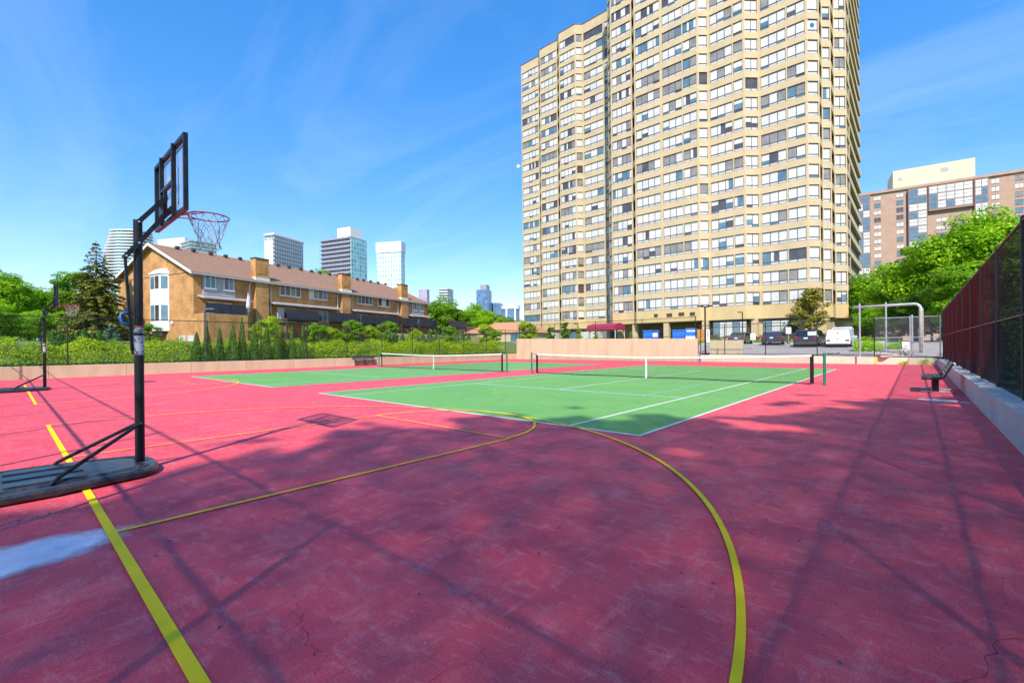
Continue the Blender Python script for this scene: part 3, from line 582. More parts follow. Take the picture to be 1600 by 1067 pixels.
    def np_(k, lev):
        prof = [0.228, 0.205, 0.170, 0.142, 0.125, 0.128, 0.138]; zz = [0, -0.075, -0.15, -0.225, -0.30, -0.355, -0.40]
        a = 2 * math.pi * (k + 0.5 * (lev % 2)) / n; j = 0.012 * math.sin(k * 2.7 + lev * 1.9)
        return (rc.x + prof[lev] * math.cos(a) + j, rc.y + prof[lev] * math.sin(a) - j, rc.z - 0.01 + zz[lev] + j)
    for lev in range(6):
        for k in range(n):
            o_ = lev % 2
            mb.tube([np_(k, lev), np_(k, lev + 1)], 0.0042, 4, cap=False); mb.tube([np_(k, lev), np_(k + (1 if o_ else -1), lev + 1)], 0.0042, 4, cap=False)
    mb.build('net', M['net_white'], rim)
    return root
M['base_plastic'] = mat('base plastic', (0.020, 0.022, 0.028), 0.32, (0.075, 0.07, 0.068), 7, 9, bump=0.15, bscale=25, lo=0.42, hi=0.78)
M['decal'] = mat('silver decal', (0.42, 0.45, 0.50), 0.4, (0.05, 0.07, 0.11), 14, lo=0.5, hi=0.56, stretch=(1, 1, 3))
hoop((-6.93, 1.07, 0), 'black portable basketball hoop standing nearest, at the left edge')
hoop((-24.0, 0.98, 0), 'black portable basketball hoop farther away near the left wall')

# ================================================================== benches
def bench_right(loc):
    root = empty('bench', loc, 0, 'black pedestal bench with backrest facing the court beside the right wall', 'bench')
    S = M['steel_black']
    for k in range(5):
        mb = MB(); x = -0.40 + 0.085 * k; mb.box((x, -0.85, 0.43), (x + 0.075, 0.85, 0.468)); mb.build('seat_slat', M['bench_top'], root, bevel=0.006)
    for k in range(4):
        mb = MB(); c = Vector((0.10 + 0.045 * k, 0, 0.54 + 0.085 * k)); mb.obox(c, (0.016, 0, -0.007), (0, 0.85, 0), (0.017, 0, 0.037)); mb.build('back_slat', M['bench_top'], root, bevel=0.005)
    for y in (-0.86, 0.86):
        mb = MB(); mb.tube([(-0.40, y, 0.40), (-0.05, y, 0.405), (0.06, y, 0.45), (0.25, y, 0.84)], 0.024, 8); mb.build('side_frame', S, root)
    for y in (-0.45, 0.45):
        mb = MB(); mb.box((-0.17, y - 0.06, 0.03), (-0.03, y + 0.06, 0.425)); mb.build('leg', S, root, bevel=0.01)
        mb = MB(); mb.box((-0.42, y - 0.05, 0.005), (0.28, y + 0.05, 0.045)); mb.build('foot', M['galv'], root, bevel=0.01)
    mb = MB(); mb.box((0.205, -0.86, 0.80), (0.29, -0.70, 0.86)); mb.build('end_cap', M['offwhite'], root)
M['bench_top'] = mat('bench slat', (0.022, 0.026, 0.036), 0.35, (0.05, 0.05, 0.06), 6)
bench_right((0.52, 18.1, 0))
mb = MB(); mb.poly([(0.02, 15.1, 0.005), (0.35, 14.85, 0.006), (0.72, 15.0, 0.005), (0.78, 15.35, 0.006), (0.40, 15.5, 0.012), (0.06, 15.42, 0.006)]); mb.poly([(0.76, 15.0, 0.004), (0.95, 14.85, 0.004), (0.95, 15.05, 0.004), (0.8, 15.2, 0.004)])
tag(mb.build('plastic_sheet', M['paper']), 'crumpled pale sheet lying on the red court in front of the right bench', 'sheet')
def bench_left(loc):
    root = empty('bench', loc, 0, 'long black bench with arched legs against the left wall under the hedge', 'bench'); S = M['steel_black']
    for k in range(4):
        mb = MB(); x = -0.18 + 0.10 * k; mb.box((x, -1.0, 0.43), (x + 0.085, 1.0, 0.47)); mb.build('seat_slat', M['bench_top'], root)
    for k in range(3):
        mb = MB(); mb.obox((-0.25 - 0.03 * k, 0, 0.56 + 0.1 * k), (0.012, 0, 0.003), (0, 1.0, 0), (-0.008, 0, 0.04)); mb.build('back_slat', M['bench_top'], root)
    for y in (-0.8, 0.0, 0.8):
        mb = MB(); mb.tube([(0.16, y, 0), (0.13, y, 0.25), (0.14, y, 0.42), (-0.2, y, 0.42), (-0.36, y, 0.82)], 0.025, 8); mb.tube([(-0.18, y, 0.0), (-0.15, y, 0.25), (-0.18, y, 0.42)], 0.025, 8); mb.build('leg', S, root)
    mb = MB(); mb.tube([(0.12, -0.8 + 1.6 * k / 16, 0.38 - 0.26 * abs(math.cos(math.pi * k / 8)) ** 2) for k in range(17)], 0.018, 6); mb.build('arch_brace', S, root)
bench_left((-33.2, 19.4, 0))

# ================================================================== apartment tower
FH, ZW, NF = 2.65, 8.50, 22            # storey height, head of the lowest full window row, rows
PLAN = [(-67.5, 79.8), (-62.4, 79.8), (-60.85, 78.25), (-56.2, 78.25), (-54.75, 76.85), (-50.7, 76.85), (-49.65, 77.9), (-38.6, 77.9), (-38.6, 68.35), (-37.4, 67.15), (-33.6, 67.15), (-32.7, 66.15),
        (-22.9, 66.15), (-21.8, 67.15), (-17.1, 67.15), (-15.65, 68.55), (-10.1, 68.55), (-8.92, 69.7), (-8.92, 71.6), (-8.02, 72.5), (-8.02, 75.2), (-6.75, 76.35), (-6.75, 80.4), (-6.75, 98), (-67.5, 98)]
# per face: pane groups; each number is a pane width weight, 'p' a wide pier, '.' a thin mullion pier
FACES = {0: [2, 1, 1, 1], 2: [1, 1, 1, 1], 4: [1, 1, 1, 1], 5: [1], 6: [1, 1, 1, 'p', 1, 1, 1, 1], 8: [1], 9: [1, 1, 1, 1], 11: [1, 1, 1, 1, 'p', 1, 1, 1, '.', 1, 1], 12: [1],
         13: [1, 1, 1, '.', 1.2], 14: [1, 1], 15: [1, 1, 1, '.', 1, 1], 16: [1], 18: [1], 20: [1, 1], 21: [1.2, 1, 1]}
ORDER = [15, 13, 14, 16, 20, 18, 11, 12, 9, 21, 8, 4, 6, 5, 2, 0]
tw = empty('apartment_tower', (0, 0, 0), 0, 'tall beige concrete apartment tower with zigzag bands of windows', 'tower')
def offset_plan(plan, d):
    """move every wall line inwards by d (plan runs counter-clockwise seen from above is not assumed; outward is right of travel)"""
    n = len(plan); lines = []
    for i in range(n):
        a, b = Vector(plan[i]), Vector(plan[(i + 1) % n]); t = (b - a).normalized(); nrm = Vector((t.y, -t.x)); lines.append((a - nrm * d, t))
    res = []
    for i in range(n):
        (p, t), (q, u) = lines[i - 1], lines[i]; det = t.x * u.y - t.y * u.x
        if abs(det) < 1e-6: res.append((q.x, q.y)); continue
        k = ((q.x - p.x) * u.y - (q.y - p.y) * u.x) / det; res.append((p.x + t.x * k, p.y + t.y * k))
    return res
inner = offset_plan(PLAN, 0.34)
ZTOP = ZW + (NF - 1) * FH
mb = MB(); mb.prism(inner, 4.9, ZTOP + 0.2); mb.build('core', M['dark'], tw)
for f in range(NF + 1):                      # precast band under every window row, parapet on top
    mb = MB()
    if f == NF: z0, z1 = ZTOP, ZTOP + 1.9
    elif f == 0: z0, z1 = 4.85, ZW - 1.80
    else: z0, z1 = ZW + (f - 1) * FH, ZW + f * FH - 1.80
    mb.prism(PLAN, z0, z1); mb.build('spandrel', M['precast_stain'] if f == 0 else M['precast'], tw)
mb = MB(); mb.prism(offset_plan(PLAN, -0.06), ZTOP + 1.9, ZTOP + 2.05); mb.build('parapet_cap', M['bronze'], tw)
mb = MB(); mb.prism([(-40, 70), (-14, 71), (-14, 90), (-40, 90)], ZTOP + 2.05, ZTOP + 7); mb.build('penthouse', M['precast'], tw)

fr_rest, pane_rest = MB(), MB(); n_win = n_pane = 0; prnd = random.Random(5)
def pane_kind(face):
    w_ = (0.68, 0.15, 0.09, 0.04, 0.04) if face in (13, 14, 15, 16, 18, 20) else ((0.54, 0.17, 0.13, 0.08, 0.08) if face >= 8 else (0.46, 0.20, 0.16, 0.11, 0.07))
    r_ = prnd.random(); k = 0
    while k < 4 and r_ > w_[k]: r_ -= w_[k]; k += 1
    return k
pier_pts = []
for fi in ORDER:
    a, b = Vector(PLAN[fi]), Vector(PLAN[fi + 1]); t = (b - a); Lf = t.length; t = t / Lf; nrm = Vector((t.y, -t.x))
    lay = FACES[fi]; endw = 0.22 if Lf > 3 else 0.15
    tot = sum(x for x in lay if not isinstance(x, str)); fixed = sum({'p': 0.42, '.': 0.16}[x] for x in lay if isinstance(x, str))
    unit = (Lf - 2 * endw - fixed) / tot; pos = endw; cells = []
    for x in lay:
        if isinstance(x, str): wd = {'p': 0.42, '.': 0.16}[x]; pier_pts.append((a + t * (pos + wd / 2), t, nrm, wd)); pos += wd
        else: cells.append((pos, pos + unit * x)); pos += unit * x
    for e in (endw / 2, Lf - endw / 2): pier_pts.append((a + t * e, t, nrm, endw))
    t3, n3, z3 = Vector((t.x, t.y, 0)), Vector((nrm.x, nrm.y, 0)), Vector((0, 0, 1))
    for f in range(NF):
        zh = ZW + f * FH; zs = zh - 1.80; d = (a + b) / 2
        depth = -math.sin(YAW) * d.x + math.cos(YAW) * d.y
        in_view = 541 - FPX * (zs - CAMH) / depth > -12
        solo = in_view and n_win < 300
        fm = MB() if solo else fr_rest
        org = Vector((a.x, a.y, 0)) - n3 * 0.13
        def bar(u0, u1, z0, z1, dep=0.05):
            c_ = org + t3 * ((u0 + u1) / 2) + z3 * ((z0 + z1) / 2); fm.obox(c_, t3 * ((u1 - u0) / 2), n3 * dep, z3 * ((z1 - z0) / 2))
        bar(cells[0][0], cells[-1][1], zh - 0.07, zh - 0.004); bar(cells[0][0], cells[-1][1], zs + 0.004, zs + 0.06); bar(cells[0][0], cells[-1][1], zs + 0.40, zs + 0.46, 0.04)
        edges = sorted({round(c_[0], 3) for c_ in cells} | {round(c_[1], 3) for c_ in cells})
        for e in edges: bar(e - 0.03, e + 0.03, zs + 0.061, zh - 0.071, 0.045)
        win = fm.build('window', M['bronze'], tw) if solo else tw
        if solo: n_win += 1
        base_k = pane_kind(fi)
        for (u0, u1) in cells:
            k = base_k if prnd.random() < 0.55 else pane_kind(fi)
            po = Vector((a.x, a.y, 0)) - n3 * 0.15
            q = lambda z0, z1, off=0.0: [po + t3 * (u0 + 0.03) + z3 * z0 + n3 * off, po + t3 * (u1 - 0.03) + z3 * z0 + n3 * off, po + t3 * (u1 - 0.03) + z3 * z1 + n3 * off, po + t3 * (u0 + 0.03) + z3 * z1 + n3 * off]
            lowk = 5 if prnd.random() < 0.87 else (4 if prnd.random() < 0.5 else 3)
            one = solo and fi in (13, 14, 15, 16, 18, 20) and n_pane < 300
            pm = MB() if one else pane_rest
            if k in (0, 1) and prnd.random() < 0.11:      # blind pulled half up
                zm = zs + 0.46 + (zh - zs - 0.53) * prnd.uniform(0.2, 0.7); pm.poly(q(zm, zh - 0.071), k); pm.poly(q(zs + 0.461, zm), prnd.choice((3, 4)))
            elif k in (3, 4) and prnd.random() < 0.35:      # a strip of curtain at one side
                pm.poly(q(zs + 0.461, zh - 0.071), k)
                cu = u0 + 0.03 if prnd.random() < 0.5 else u1 - 0.36; pm.poly([po + n3 * 0.004 + t3 * x + z3 * z for x, z in ((cu, zs + 0.461), (cu + 0.33, zs + 0.461), (cu + 0.33, zh - 0.071), (cu, zh - 0.071))], 1)
            else: pm.poly(q(zs + 0.461, zh - 0.071), k)
            pm.poly(q(zs + 0.061, zs + 0.399), lowk)
            if one: pm.build('pane', PANES + [M['sill_panel']], win); n_pane += 1
fr_rest.v and tag(fr_rest.build('window_frames', M['bronze'], tw), kind='stuff')
tag(pane_rest.build('window_panes', PANES + [M['sill_panel']], tw), kind='stuff')
for (p, t, nrm, wd) in pier_pts:
    mb = MB(); c_ = p - nrm * 0.10; mb.obox((c_.x, c_.y, (4.9 + ZTOP) / 2), (t.x * wd / 2, t.y * wd / 2, 0), (nrm.x * 0.08, nrm.y * 0.08, 0), (0, 0, (ZTOP - 4.9) / 2)); mb.build('pier', M['precast'], tw)
# ground storey: glazed front, recessed entrance with columns, vents
mb = MB(); mb.prism([(-67, 80.4), (-38.1, 78.4), (-38.1, 70.5), (-35, 69.5), (-34.5, 74.5), (-20.5, 74.5), (-20.5, 68.0), (-8.5, 70.5), (-7.4, 97), (-67, 97)], 1.0, 4.84); mb.build('ground_storey', M['precast'], tw)
for x0, x1, y in ((-21.6, -17.2, 67.45), (-15.5, -10.3, 68.85)):
    n = 5
    for k in range(n):
        u0 = x0 + (x1 - x0) * k / n; mb = MB(); mb.box((u0 + 0.05, y, 1.9), (u0 + (x1 - x0) / n - 0.05, y + 0.1, 3.75)); mb.box((u0 + 0.05, y, 3.85), (u0 + (x1 - x0) / n - 0.05, y + 0.1, 4.5)); mb.build('ground_floor_pane', PANES[0 if k % 3 else 4], tw)
    mb = MB(); mb.box((x0, y + 0.08, 1.6), (x1, y + 1.2, 4.85)); mb.build('ground_floor_frame', M['bronze'], tw)
for x, y in ((-22.4, 66.8), (-28.0, 66.6), (-33.6, 67.6), (-36.4, 67.8), (-16.35, 68.3), (-9.7, 69.4)):
    mb = MB(); mb.box((x - 0.4, y - 0.3, 1.0), (x + 0.4, y + 0.4, 4.849)); mb.build('column', M['precast'], tw)
for k in range(9):
    mb = MB(); x = -61 + k * 2.6; mb.box((x, 77.4 + (0.5 if k < 1 else 0), 2.0), (x + 1.7, 79.0, 4.2)); mb.build('ground_floor_pane', PANES[(0, 1, 2, 4)[k % 4]], tw)
for x, z, s_ in ((-29.5, 5.9, 0.30), (-27.4, 5.85, 0.42), (-25.6, 5.9, 0.42), (-24.0, 5.85, 0.36)):
    mb = MB(); mb.box((x - s_, 66.10, z - 0.25), (x + s_, 66.149, z + 0.25))
    vent = mb.build('vent', M['wood_dark'], tw)
for k in range(4):
    mb = MB(); mb.box((-33 + k * 2.9, 74.0, 1.4), (-31 + k * 2.9, 74.45, 4.0)); mb.build('lobby_pane', PANES[3 if k % 2 else 2], tw)
# satellite dish stuck on the left edge
mb = MB()
for k in range(6):
    r0, r1 = 0.08 * k, 0.08 * (k + 1)
    for j in range(12):
        a0, a1 = 2 * math.pi * j / 12, 2 * math.pi * (j + 1) / 12
        mb.poly([(r_ * math.cos(a_), -0.8 * r_ * r_, r_ * math.sin(a_)) for r_, a_ in ((r0, a0), (r1, a0), (r1, a1), (r0, a1))])
mb.tube([(0, 0, 0), (0.75, 0.3, 0)], 0.04, 6)
mb.build('satellite_dish', M['offwhite'], tw, (-68.25, 79.6, 43.2))
# round blue sticker in one window, high on the right
mb = MB(); cc = Vector((-9.51, 69.125, 0)) + Vector((0.7, -0.72, 0)) * -0.12
tt = Vector((0.716, 0.698, 0)); nn = Vector((0.698, -0.716, 0))
mb.poly([cc + nn * 0.02 + tt * 0.27 * math.cos(a) + Vector((0, 0, ZW + 13 * FH - 0.72 + 0.27 * math.sin(a))) for a in np.linspace(0, 2 * math.pi, 21)[:-1]]); mb.build('window_sticker', M['blue'], tw)

# entrance canopy
ca = empty('entrance_canopy', (-37.6, 65.2, 1.3), 0, 'maroon canvas entrance canopy on thin posts at the foot of the tower', 'canopy')
mb = MB(); n = 8
prof = [(-1.6, 2.6), (-1.6, 3.25), (-1.5, 3.4), (0, 3.7), (1.5, 3.4), (1.6, 3.25), (1.6, 2.6)]
for a, b in zip(prof[:-1], prof[1:]): mb.poly([(-2.6, a[0], a[1]), (2.6, a[0], a[1]), (2.6, b[0], b[1]), (-2.6, b[0], b[1])])
for x in (-2.6, 2.6): mb.poly([(x, p_[0], p_[1]) for p_ in prof])
mb.build('canvas', M['awning'], ca)
for x in (-2.5, 2.5):
    for y in (-1.5, 1.5): mb = MB(); mb.tube([(x, y, 0), (x, y, 2.6)], 0.05, 8); mb.build('post', M['offwhite'], ca)

# ================================================================== brick townhouse row
def uvbox(o, sx=1.0):
    """metres as UVs on upright walls so the bricks course properly"""
    me = o.data; uv = me.uv_layers.new(name='UVMap'); mwl = [v.co.copy() for v in me.vertices]
    for p in me.polygons:
        n = p.normal; ax = Vector((-n.y, n.x, 0)); ax = ax.normalized() if ax.length > 1e-4 else Vector((1, 0, 0))
        for li in p.loop_indices:
            c_ = mwl[me.loops[li].vertex_index]; uv.data[li].uv = (c_.dot(ax), c_.z if abs(n.z) < 0.9 else c_.y)
th = empty('brick_townhouse_row', (-49.97, 11.7, 0), R(16), 'row of orange brick townhouses with brown shingle roof and three chimneys', 'townhouses')
# local: +y runs along the row away from the camera, -x runs from the front wall to the back
D_, Lh, ZG, ZE, ZA = 13.3, 36.2, 1.5, 8.75, 11.95
mb = MB(); pr = [(0, ZG), (0, ZE), (-D_ / 2, ZA - 0.12), (-D_, ZE), (-D_, ZG)]
mb.poly([(x, 0, z) for x, z in pr]); mb.poly([(x, Lh, z) for x, z in reversed(pr)])
mb.poly([(0, 0, ZG), (0, Lh, ZG), (0, Lh, ZE), (0, 0, ZE)]); mb.poly([(-D_, Lh, ZG), (-D_, 0, ZG), (-D_, 0, ZE), (-D_, Lh, ZE)])
o = mb.build('wall', M['brick'], th); uvbox(o)
ov = 0.45; rf = MB(); sl_ = (ZA - ZE) / (D_ / 2); hip = 4.0
for s in (0, 1):
    x0 = ov if s == 0 else -D_ - ov; ze = ZE - sl_ * ov + 0.10
    q = [(x0, -ov, ze), (x0, Lh + ov, ze), (-D_ / 2, Lh + ov - hip, ZA), (-D_ / 2, -ov, ZA)]
    if s: q = q[::-1]
    rf.poly(q); rf.poly([(x, y, z - 0.16) for x, y, z in reversed(q)])
rf.poly([(ov, Lh + ov, ZE - sl_ * ov + 0.10), (-D_ - ov, Lh + ov, ZE - sl_ * ov + 0.10), (-D_ / 2, Lh + ov - hip, ZA)])
roof = rf.build('roof', M['shingle'], th)
mb = MB()
for k in range(1, 14):     # courses of shingle seen as thin proud lines
    t0 = k / 14; x = ov + (-D_ / 2 - ov) * t0; z = ZE - sl_ * ov + 0.10 + (ZA - ZE + sl_ * ov - 0.10) * t0
    mb.box((x - 0.012, -ov + 0.05, z), (x + 0.012, Lh + ov - hip * t0 - 0.3, z + 0.022))
tag(mb.build('shingle_courses', M['shingle'], roof), kind='stuff')
for k in range(20):
    mb = MB(); y = 1.5 + k * 1.65 + rnd.uniform(-0.3, 0.3); mb.box((-D_ / 2 + 0.45, y, ZA - 0.22), (-D_ / 2 + 0.75, y + 0.34, ZA + 0.06)); mb.build('roof_vent', M['wood_dark'], roof)
for s in (0, 1):      # barge boards
    mb = MB(); x0 = ov if s == 0 else -D_ - ov; ze = ZE - sl_ * ov + 0.10
    c0, c1 = Vector((x0, -ov - 0.02, ze - 0.12)), Vector((-D_ / 2, -ov - 0.02, ZA - 0.12)); mid = (c0 + c1) / 2
    mb.obox(mid, (c1 - c0) / 2, (0, 0.025, 0), (0, 0, 0.13)); mb.build('barge_board', M['offwhite'], roof)
mb = MB(); mb.box((ov - 0.03, -ov, ZE - sl_ * ov - 0.16), (ov + 0.10, Lh + ov, ZE - sl_ * ov + 0.06)); mb.build('gutter', M['grey_siding'], roof)
mb = MB(); mb.box((0.0, 0, ZE - 0.16), (ov - 0.03, Lh, ZE - 0.12)); mb.build('soffit', M['wood_dark'], roof)
def townwin(x, y0, y1, z0, z1, n, parent, dark=True):
    f = MB(); f.box((x, y0, z0), (x + 0.07, y1, z0 + 0.07)); f.box((x, y0, z1 - 0.07), (x + 0.07, y1, z1)); 
    for k in range(n + 1):
        yy = y0 + (y1 - y0) * k / n; yy = min(max(yy, y0 + 0.04), y1 - 0.04); f.box((x, yy - 0.04, z0 + 0.07), (x + 0.068, yy + 0.04, z1 - 0.07))
    f.box((x, y0 - 0.08, z0 - 0.09), (x + 0.12, y1 + 0.08, z0 - 0.002)); w_ = f.build('window', M['offwhite'], parent)
    for k in range(n):
        a_, b_ = y0 + (y1 - y0) * k / n + 0.04, y0 + (y1 - y0) * (k + 1) / n - 0.04
        p_ = MB(); p_.poly([(x + 0.02, a_, z0 + 0.07), (x + 0.02, b_, z0 + 0.07), (x + 0.02, b_, z1 - 0.07), (x + 0.02, a_, z1 - 0.07)]); p_.build('pane', PANES[rnd.choice((3, 3, 4, 2, 1))], w_)
# end units with grey panelled bays, middle units with plain windows
for y0, y1 in ((0.8, 3.85), (31.9, 35.0)):
    mb = MB(); mb.box((0, y0, 6.55), (0.10, y1, 8.62)); bay = mb.build('panelled_bay', M['grey_siding'], th)
    for k in range(12):
        mb = MB(); yy = y0 + (y1 - y0) * (k + 0.5) / 12; mb.box((0.10, yy - 0.10, 6.6), (0.115, yy + 0.10, 7.16)); mb.build('board', M['grey_siding'], bay)
    townwin(0.105, y0 + 0.12, y0 + 1.15, 7.25, 8.55, 2, th); townwin(0.105, y1 - 1.15, y1 - 0.12, 7.25, 8.55, 2, th)
for y0, y1, n in ((8.9, 11.65, 4), (12.75, 15.45, 4), (20.5, 23.35, 4), (24.4, 26.8, 3)): townwin(0.01, y0, y1, 7.35, 8.5, n, th)
for y0, y1 in ((0.35, 5.1), (7.7, 12.1), (12.3, 17.0), (19.3, 24.0), (24.2, 28.7), (31.0, 36.0)):
    mb = MB(); mb.v = [(0, y0, 6.42), (0, y1, 6.42), (0.95, y1, 6.18), (0.95, y0, 6.18), (0, y0, 6.55), (0, y1, 6.55), (0.95, y1, 6.32), (0.95, y0, 6.32)]; mb.f = [(0, 3, 2, 1), (4, 5, 6, 7), (0, 1, 5, 4), (1, 2, 6, 5), (2, 3, 7, 6), (3, 0, 4, 7)]; mb.mi = [0] * 6; mb.build('ledge_roof', M['grey_siding'], th)
    townwin(0.01, y0 + 0.9, y0 + 3.2, 4.5, 6.0, 3, th)
for y0 in (5.85, 17.5, 29.05):
    mb = MB(); mb.box((-0.35, y0, 8.9), (0.42, y0 + 1.5, 10.85)); ch = mb.build('chimney', M['brick'], roof); uvbox(ch)
    mb = MB(); mb.box((0.421, y0 + 0.28, 9.3), (0.45, y0 + 1.22, 10.45)); pn = mb.build('brick_panel', M['brick'], ch); uvbox(pn)
    mb = MB(); mb.box((-0.40, y0 - 0.05, 10.85), (0.47, y0 + 1.55, 10.97)); mb.build('chimney_cap', M['wood_dark'], ch)
    mb = MB(); mb.box((-0.35, y0 - 0.08, 8.55), (0.5, y0 + 1.58, 8.9)); mb.build('flashing', M['offwhite'], ch)
    mb = MB(); mb.box((0, y0 + 0.03, ZG), (0.40, y0 + 1.47, 8.54)); st = mb.build('chimney_breast', M['brick'], th); uvbox(st)
    for yy in (y0 - 0.45, y0 + 1.95):
        mb = MB(); mb.tube([(ov, yy, ZE - 0.3), (0.08, yy, ZE - 0.75), (0.08, yy, 5.2)], 0.05, 6); mb.build('downspout', M['offwhite'], th)
# gable bay window in two storeys
by0, by1 = -6.65, -3.95
bay = MB(); bp_ = [(by0, 0), (by0 + 0.55, -0.55), (by1 - 0.55, -0.55), (by1, 0)]
bay.prism(bp_, 3.25, 8.75); bayo = bay.build('bay_window', M['white_paint'], th)
mb = MB(); mb.prism([(by0 - 0.08, 0), (by0 + 0.5, -0.65), (by1 - 0.5, -0.65), (by1 + 0.08, 0)], 8.75, 8.85)
i = len(mb.v); q = [(by0 - 0.08, 0, 8.85), (by0 + 0.5, -0.65, 8.85), (by1 - 0.5, -0.65, 8.85), (by1 + 0.08, 0, 8.85), (by0 + 0.4, 0, 9.35), (by1 - 0.4, 0, 9.35)]
mb.v += q; mb.f += [(i, i + 1, i + 4), (i + 1, i + 2, i + 5, i + 4), (i + 2, i + 3, i + 5)]; mb.mi += [0] * 3; mb.build('bay_roof', M['white_paint'], bayo)
for z0, z1 in ((7.35, 8.55), (4.25, 5.75)):
    for x0, x1 in ((by0 + 0.66, by0 + 1.28), (by1 - 1.28, by1 - 0.66)):
        mb = MB(); mb.box((x0, -0.575, z0), (x1, -0.552, z1)); mb.build('pane', PANES[4 if x0 < -5.5 else 3], bayo)
    for a_, b_ in (((by0, 0), (by0 + 0.55, -0.55)), ((by1, 0), (by1 - 0.55, -0.55))):
        a3, b3 = Vector((*a_, 0)), Vector((*b_, 0)); mid = (a3 + b3) / 2; tt_ = (b3 - a3).normalized(); nn_ = Vector((0, -1, 0)) + Vector((tt_.x * -1, 0, 0)); nn_ = Vector((-abs(tt_.y) * (1 if a_[0] < -5.5 else -1), -abs(tt_.x), 0))
        mb = MB(); mb.obox(mid + nn_ * 0.012 + Vector((0, 0, (z0 + z1) / 2)), tt_ * 0.27, nn_ * 0.008, (0, 0, (z1 - z0) / 2)); mb.build('pane', PANES[4], bayo)
mb = MB(); mb.box((by0 + 0.5, -0.4, 2.75), (by1 - 0.5, 0, 3.249)); mb.build('bay_corbel', M['wood_dark'], bayo)
mb = MB(); mb.box((-D_ + 0.3, -0.02, 8.62), (-0.1, 0.0, 8.68)); mb.build('string_course', M['wood_dark'], th)
for x0 in (-2.3, -0.9): mb = MB(); mb.box((x0, -0.04, 2.2), (x0 + 0.95, 0.0, 2.75)); mb.build('basement_window', PANES[0], th)
mb = MB(); mb.box((-3.5, -0.12, 3.9), (-3.2, 0, 4.2)); mb.build('wall_lamp', M['offwhite'], th)
# raised decks with navy screens
mb = MB(); mb.box((0.003, 0.02, ZG), (1.7, 4.1, 4.75)); dk = mb.build('deck_wall', M['brick'], th); uvbox(dk)
for k in range(5):
    mb = MB(); y = 0.15 + k * 0.76; mb.box((1.55, y, 4.80), (1.62, y + 0.72, 5.72)); mb.build('deck_screen', M['navy'], th)
for y0, y1, x in ((7.8, 11.9, 2.6), (13.3, 18.0, 2.6), (18.6, 25.6, 2.6), (26.2, 29.6, 2.8), (30.0, 34.5, 3.0), (35.5, 41.0, 4.5)):
    n = max(3, int((y1 - y0) / 1.1))
    for k in range(n):
        mb = MB(); a_ = y0 + (y1 - y0) * k / n; mb.box((x, a_ + 0.01, 4.65), (x + 0.06, a_ + (y1 - y0) / n - 0.01, 5.65)); mb.build('deck_screen', M['navy'], th)
    mb = MB(); mb.box((0.42, y0, 4.45), (x, y1, 4.63)); mb.build('deck_floor', M['wood_dark'], th)
    for yy in (y0 + 0.1, (y0 + y1) / 2, y1 - 0.1): mb = MB(); mb.box((x - 0.2, yy - 0.08, 1.2), (x - 0.04, yy + 0.08, 4.44)); mb.build('deck_post', M['wood_dark'], th)
    for k in range(9):
        mb = MB(); mb.box((x + 0.1 + 0.22 * k, y1 - 1.1, 4.3 - 0.3 * k), (x + 0.4 + 0.22 * k, y1 - 0.2, 4.36 - 0.3 * k)); mb.build('stair_tread', M['wood_dark'], th)
# closed garden parasol on the end deck
def local(x, y, z=0): c_, s_ = math.cos(R(16)), math.sin(R(16)); return (-49.97 + c_ * x - s_ * y, 11.7 + s_ * x + c_ * y, z)
um = empty('closed_parasol', local(1.4, 4.35, 4.75), 0, 'closed cream garden parasol on the brick deck of the end townhouse', 'parasol')
mb = MB(); mb.tube([(0, 0, 0), (0, 0, 2.3)], 0.03, 6); mb.build('pole', M['offwhite'], um)
mb = MB(); mb.tube([(0, 0, 0.75), (0, 0, 1.0), (0, 0, 1.6), (0, 0, 2.25)], [0.16, 0.2, 0.13, 0.03], 10); mb.build('canopy', M['paper'], um)
# garden retaining wall below the decks
mb = MB(); c0, c1 = Vector(local(7.5, 16)), Vector(local(6.0, 52)); d_ = (c1 - c0) / 2; n_ = Vector((-d_.y, d_.x, 0)).normalized() * 0.15
mb.obox((c0 + c1) / 2 + Vector((0, 0, 2.2)), d_, n_, (0, 0, 1.0)); tag(mb.build('garden_wall', M['concrete']), 'beige garden wall behind the cedars below the townhouse decks', 'wall')

# small houses beyond the far left corner
def small_house(px, py, d, wd, dp, hgt, rz, wallm, roofm, label):
    p_ = at(px, py, d); root = empty('small_house', (p_.x, p_.y, 1.2), rz, label, 'house')
    mb = MB(); mb.box((-wd / 2, -dp / 2, 0), (wd / 2, dp / 2, hgt)); mb.build('wall', wallm, root)
    mb = MB(); a_ = wd / 2 + 0.3; b_ = dp / 2 + 0.3; q = [(-a_, -b_, hgt), (a_, -b_, hgt), (a_, b_, hgt), (-a_, b_, hgt), (-a_ * 0.55, 0, hgt + dp * 0.22), (a_ * 0.55, 0, hgt + dp * 0.22)]
    mb.v = q; mb.f = [(0, 1, 5, 4), (1, 2, 5), (2, 3, 4, 5), (3, 0, 4), (3, 2, 1, 0)]; mb.mi = [0] * 5; mb.build('roof', roofm, root)
    for k in range(3):
        mb = MB(); x = -wd / 2 + wd * (k + 0.3) / 3; mb.box((x, -dp / 2 - 0.03, 1.0), (x + wd * 0.13, -dp / 2 - 0.002, 2.2)); mb.build('window', PANES[2 if k % 2 else 4], root)
M['terracotta'] = mat('pinkish roof', (0.52, 0.25, 0.13), 0.9, (0.42, 0.2, 0.11), 2)
small_house(793, 540, 80, 13, 9, 2.5, R(10), M['concrete'], M['terracotta'], 'low beige house with orange roof left of the tower')
small_house(728, 540, 85, 9, 8, 2.3, R(20), M['concrete_pale'], M['wood_dark'], 'low pale house with dark hip roof behind the cedars')

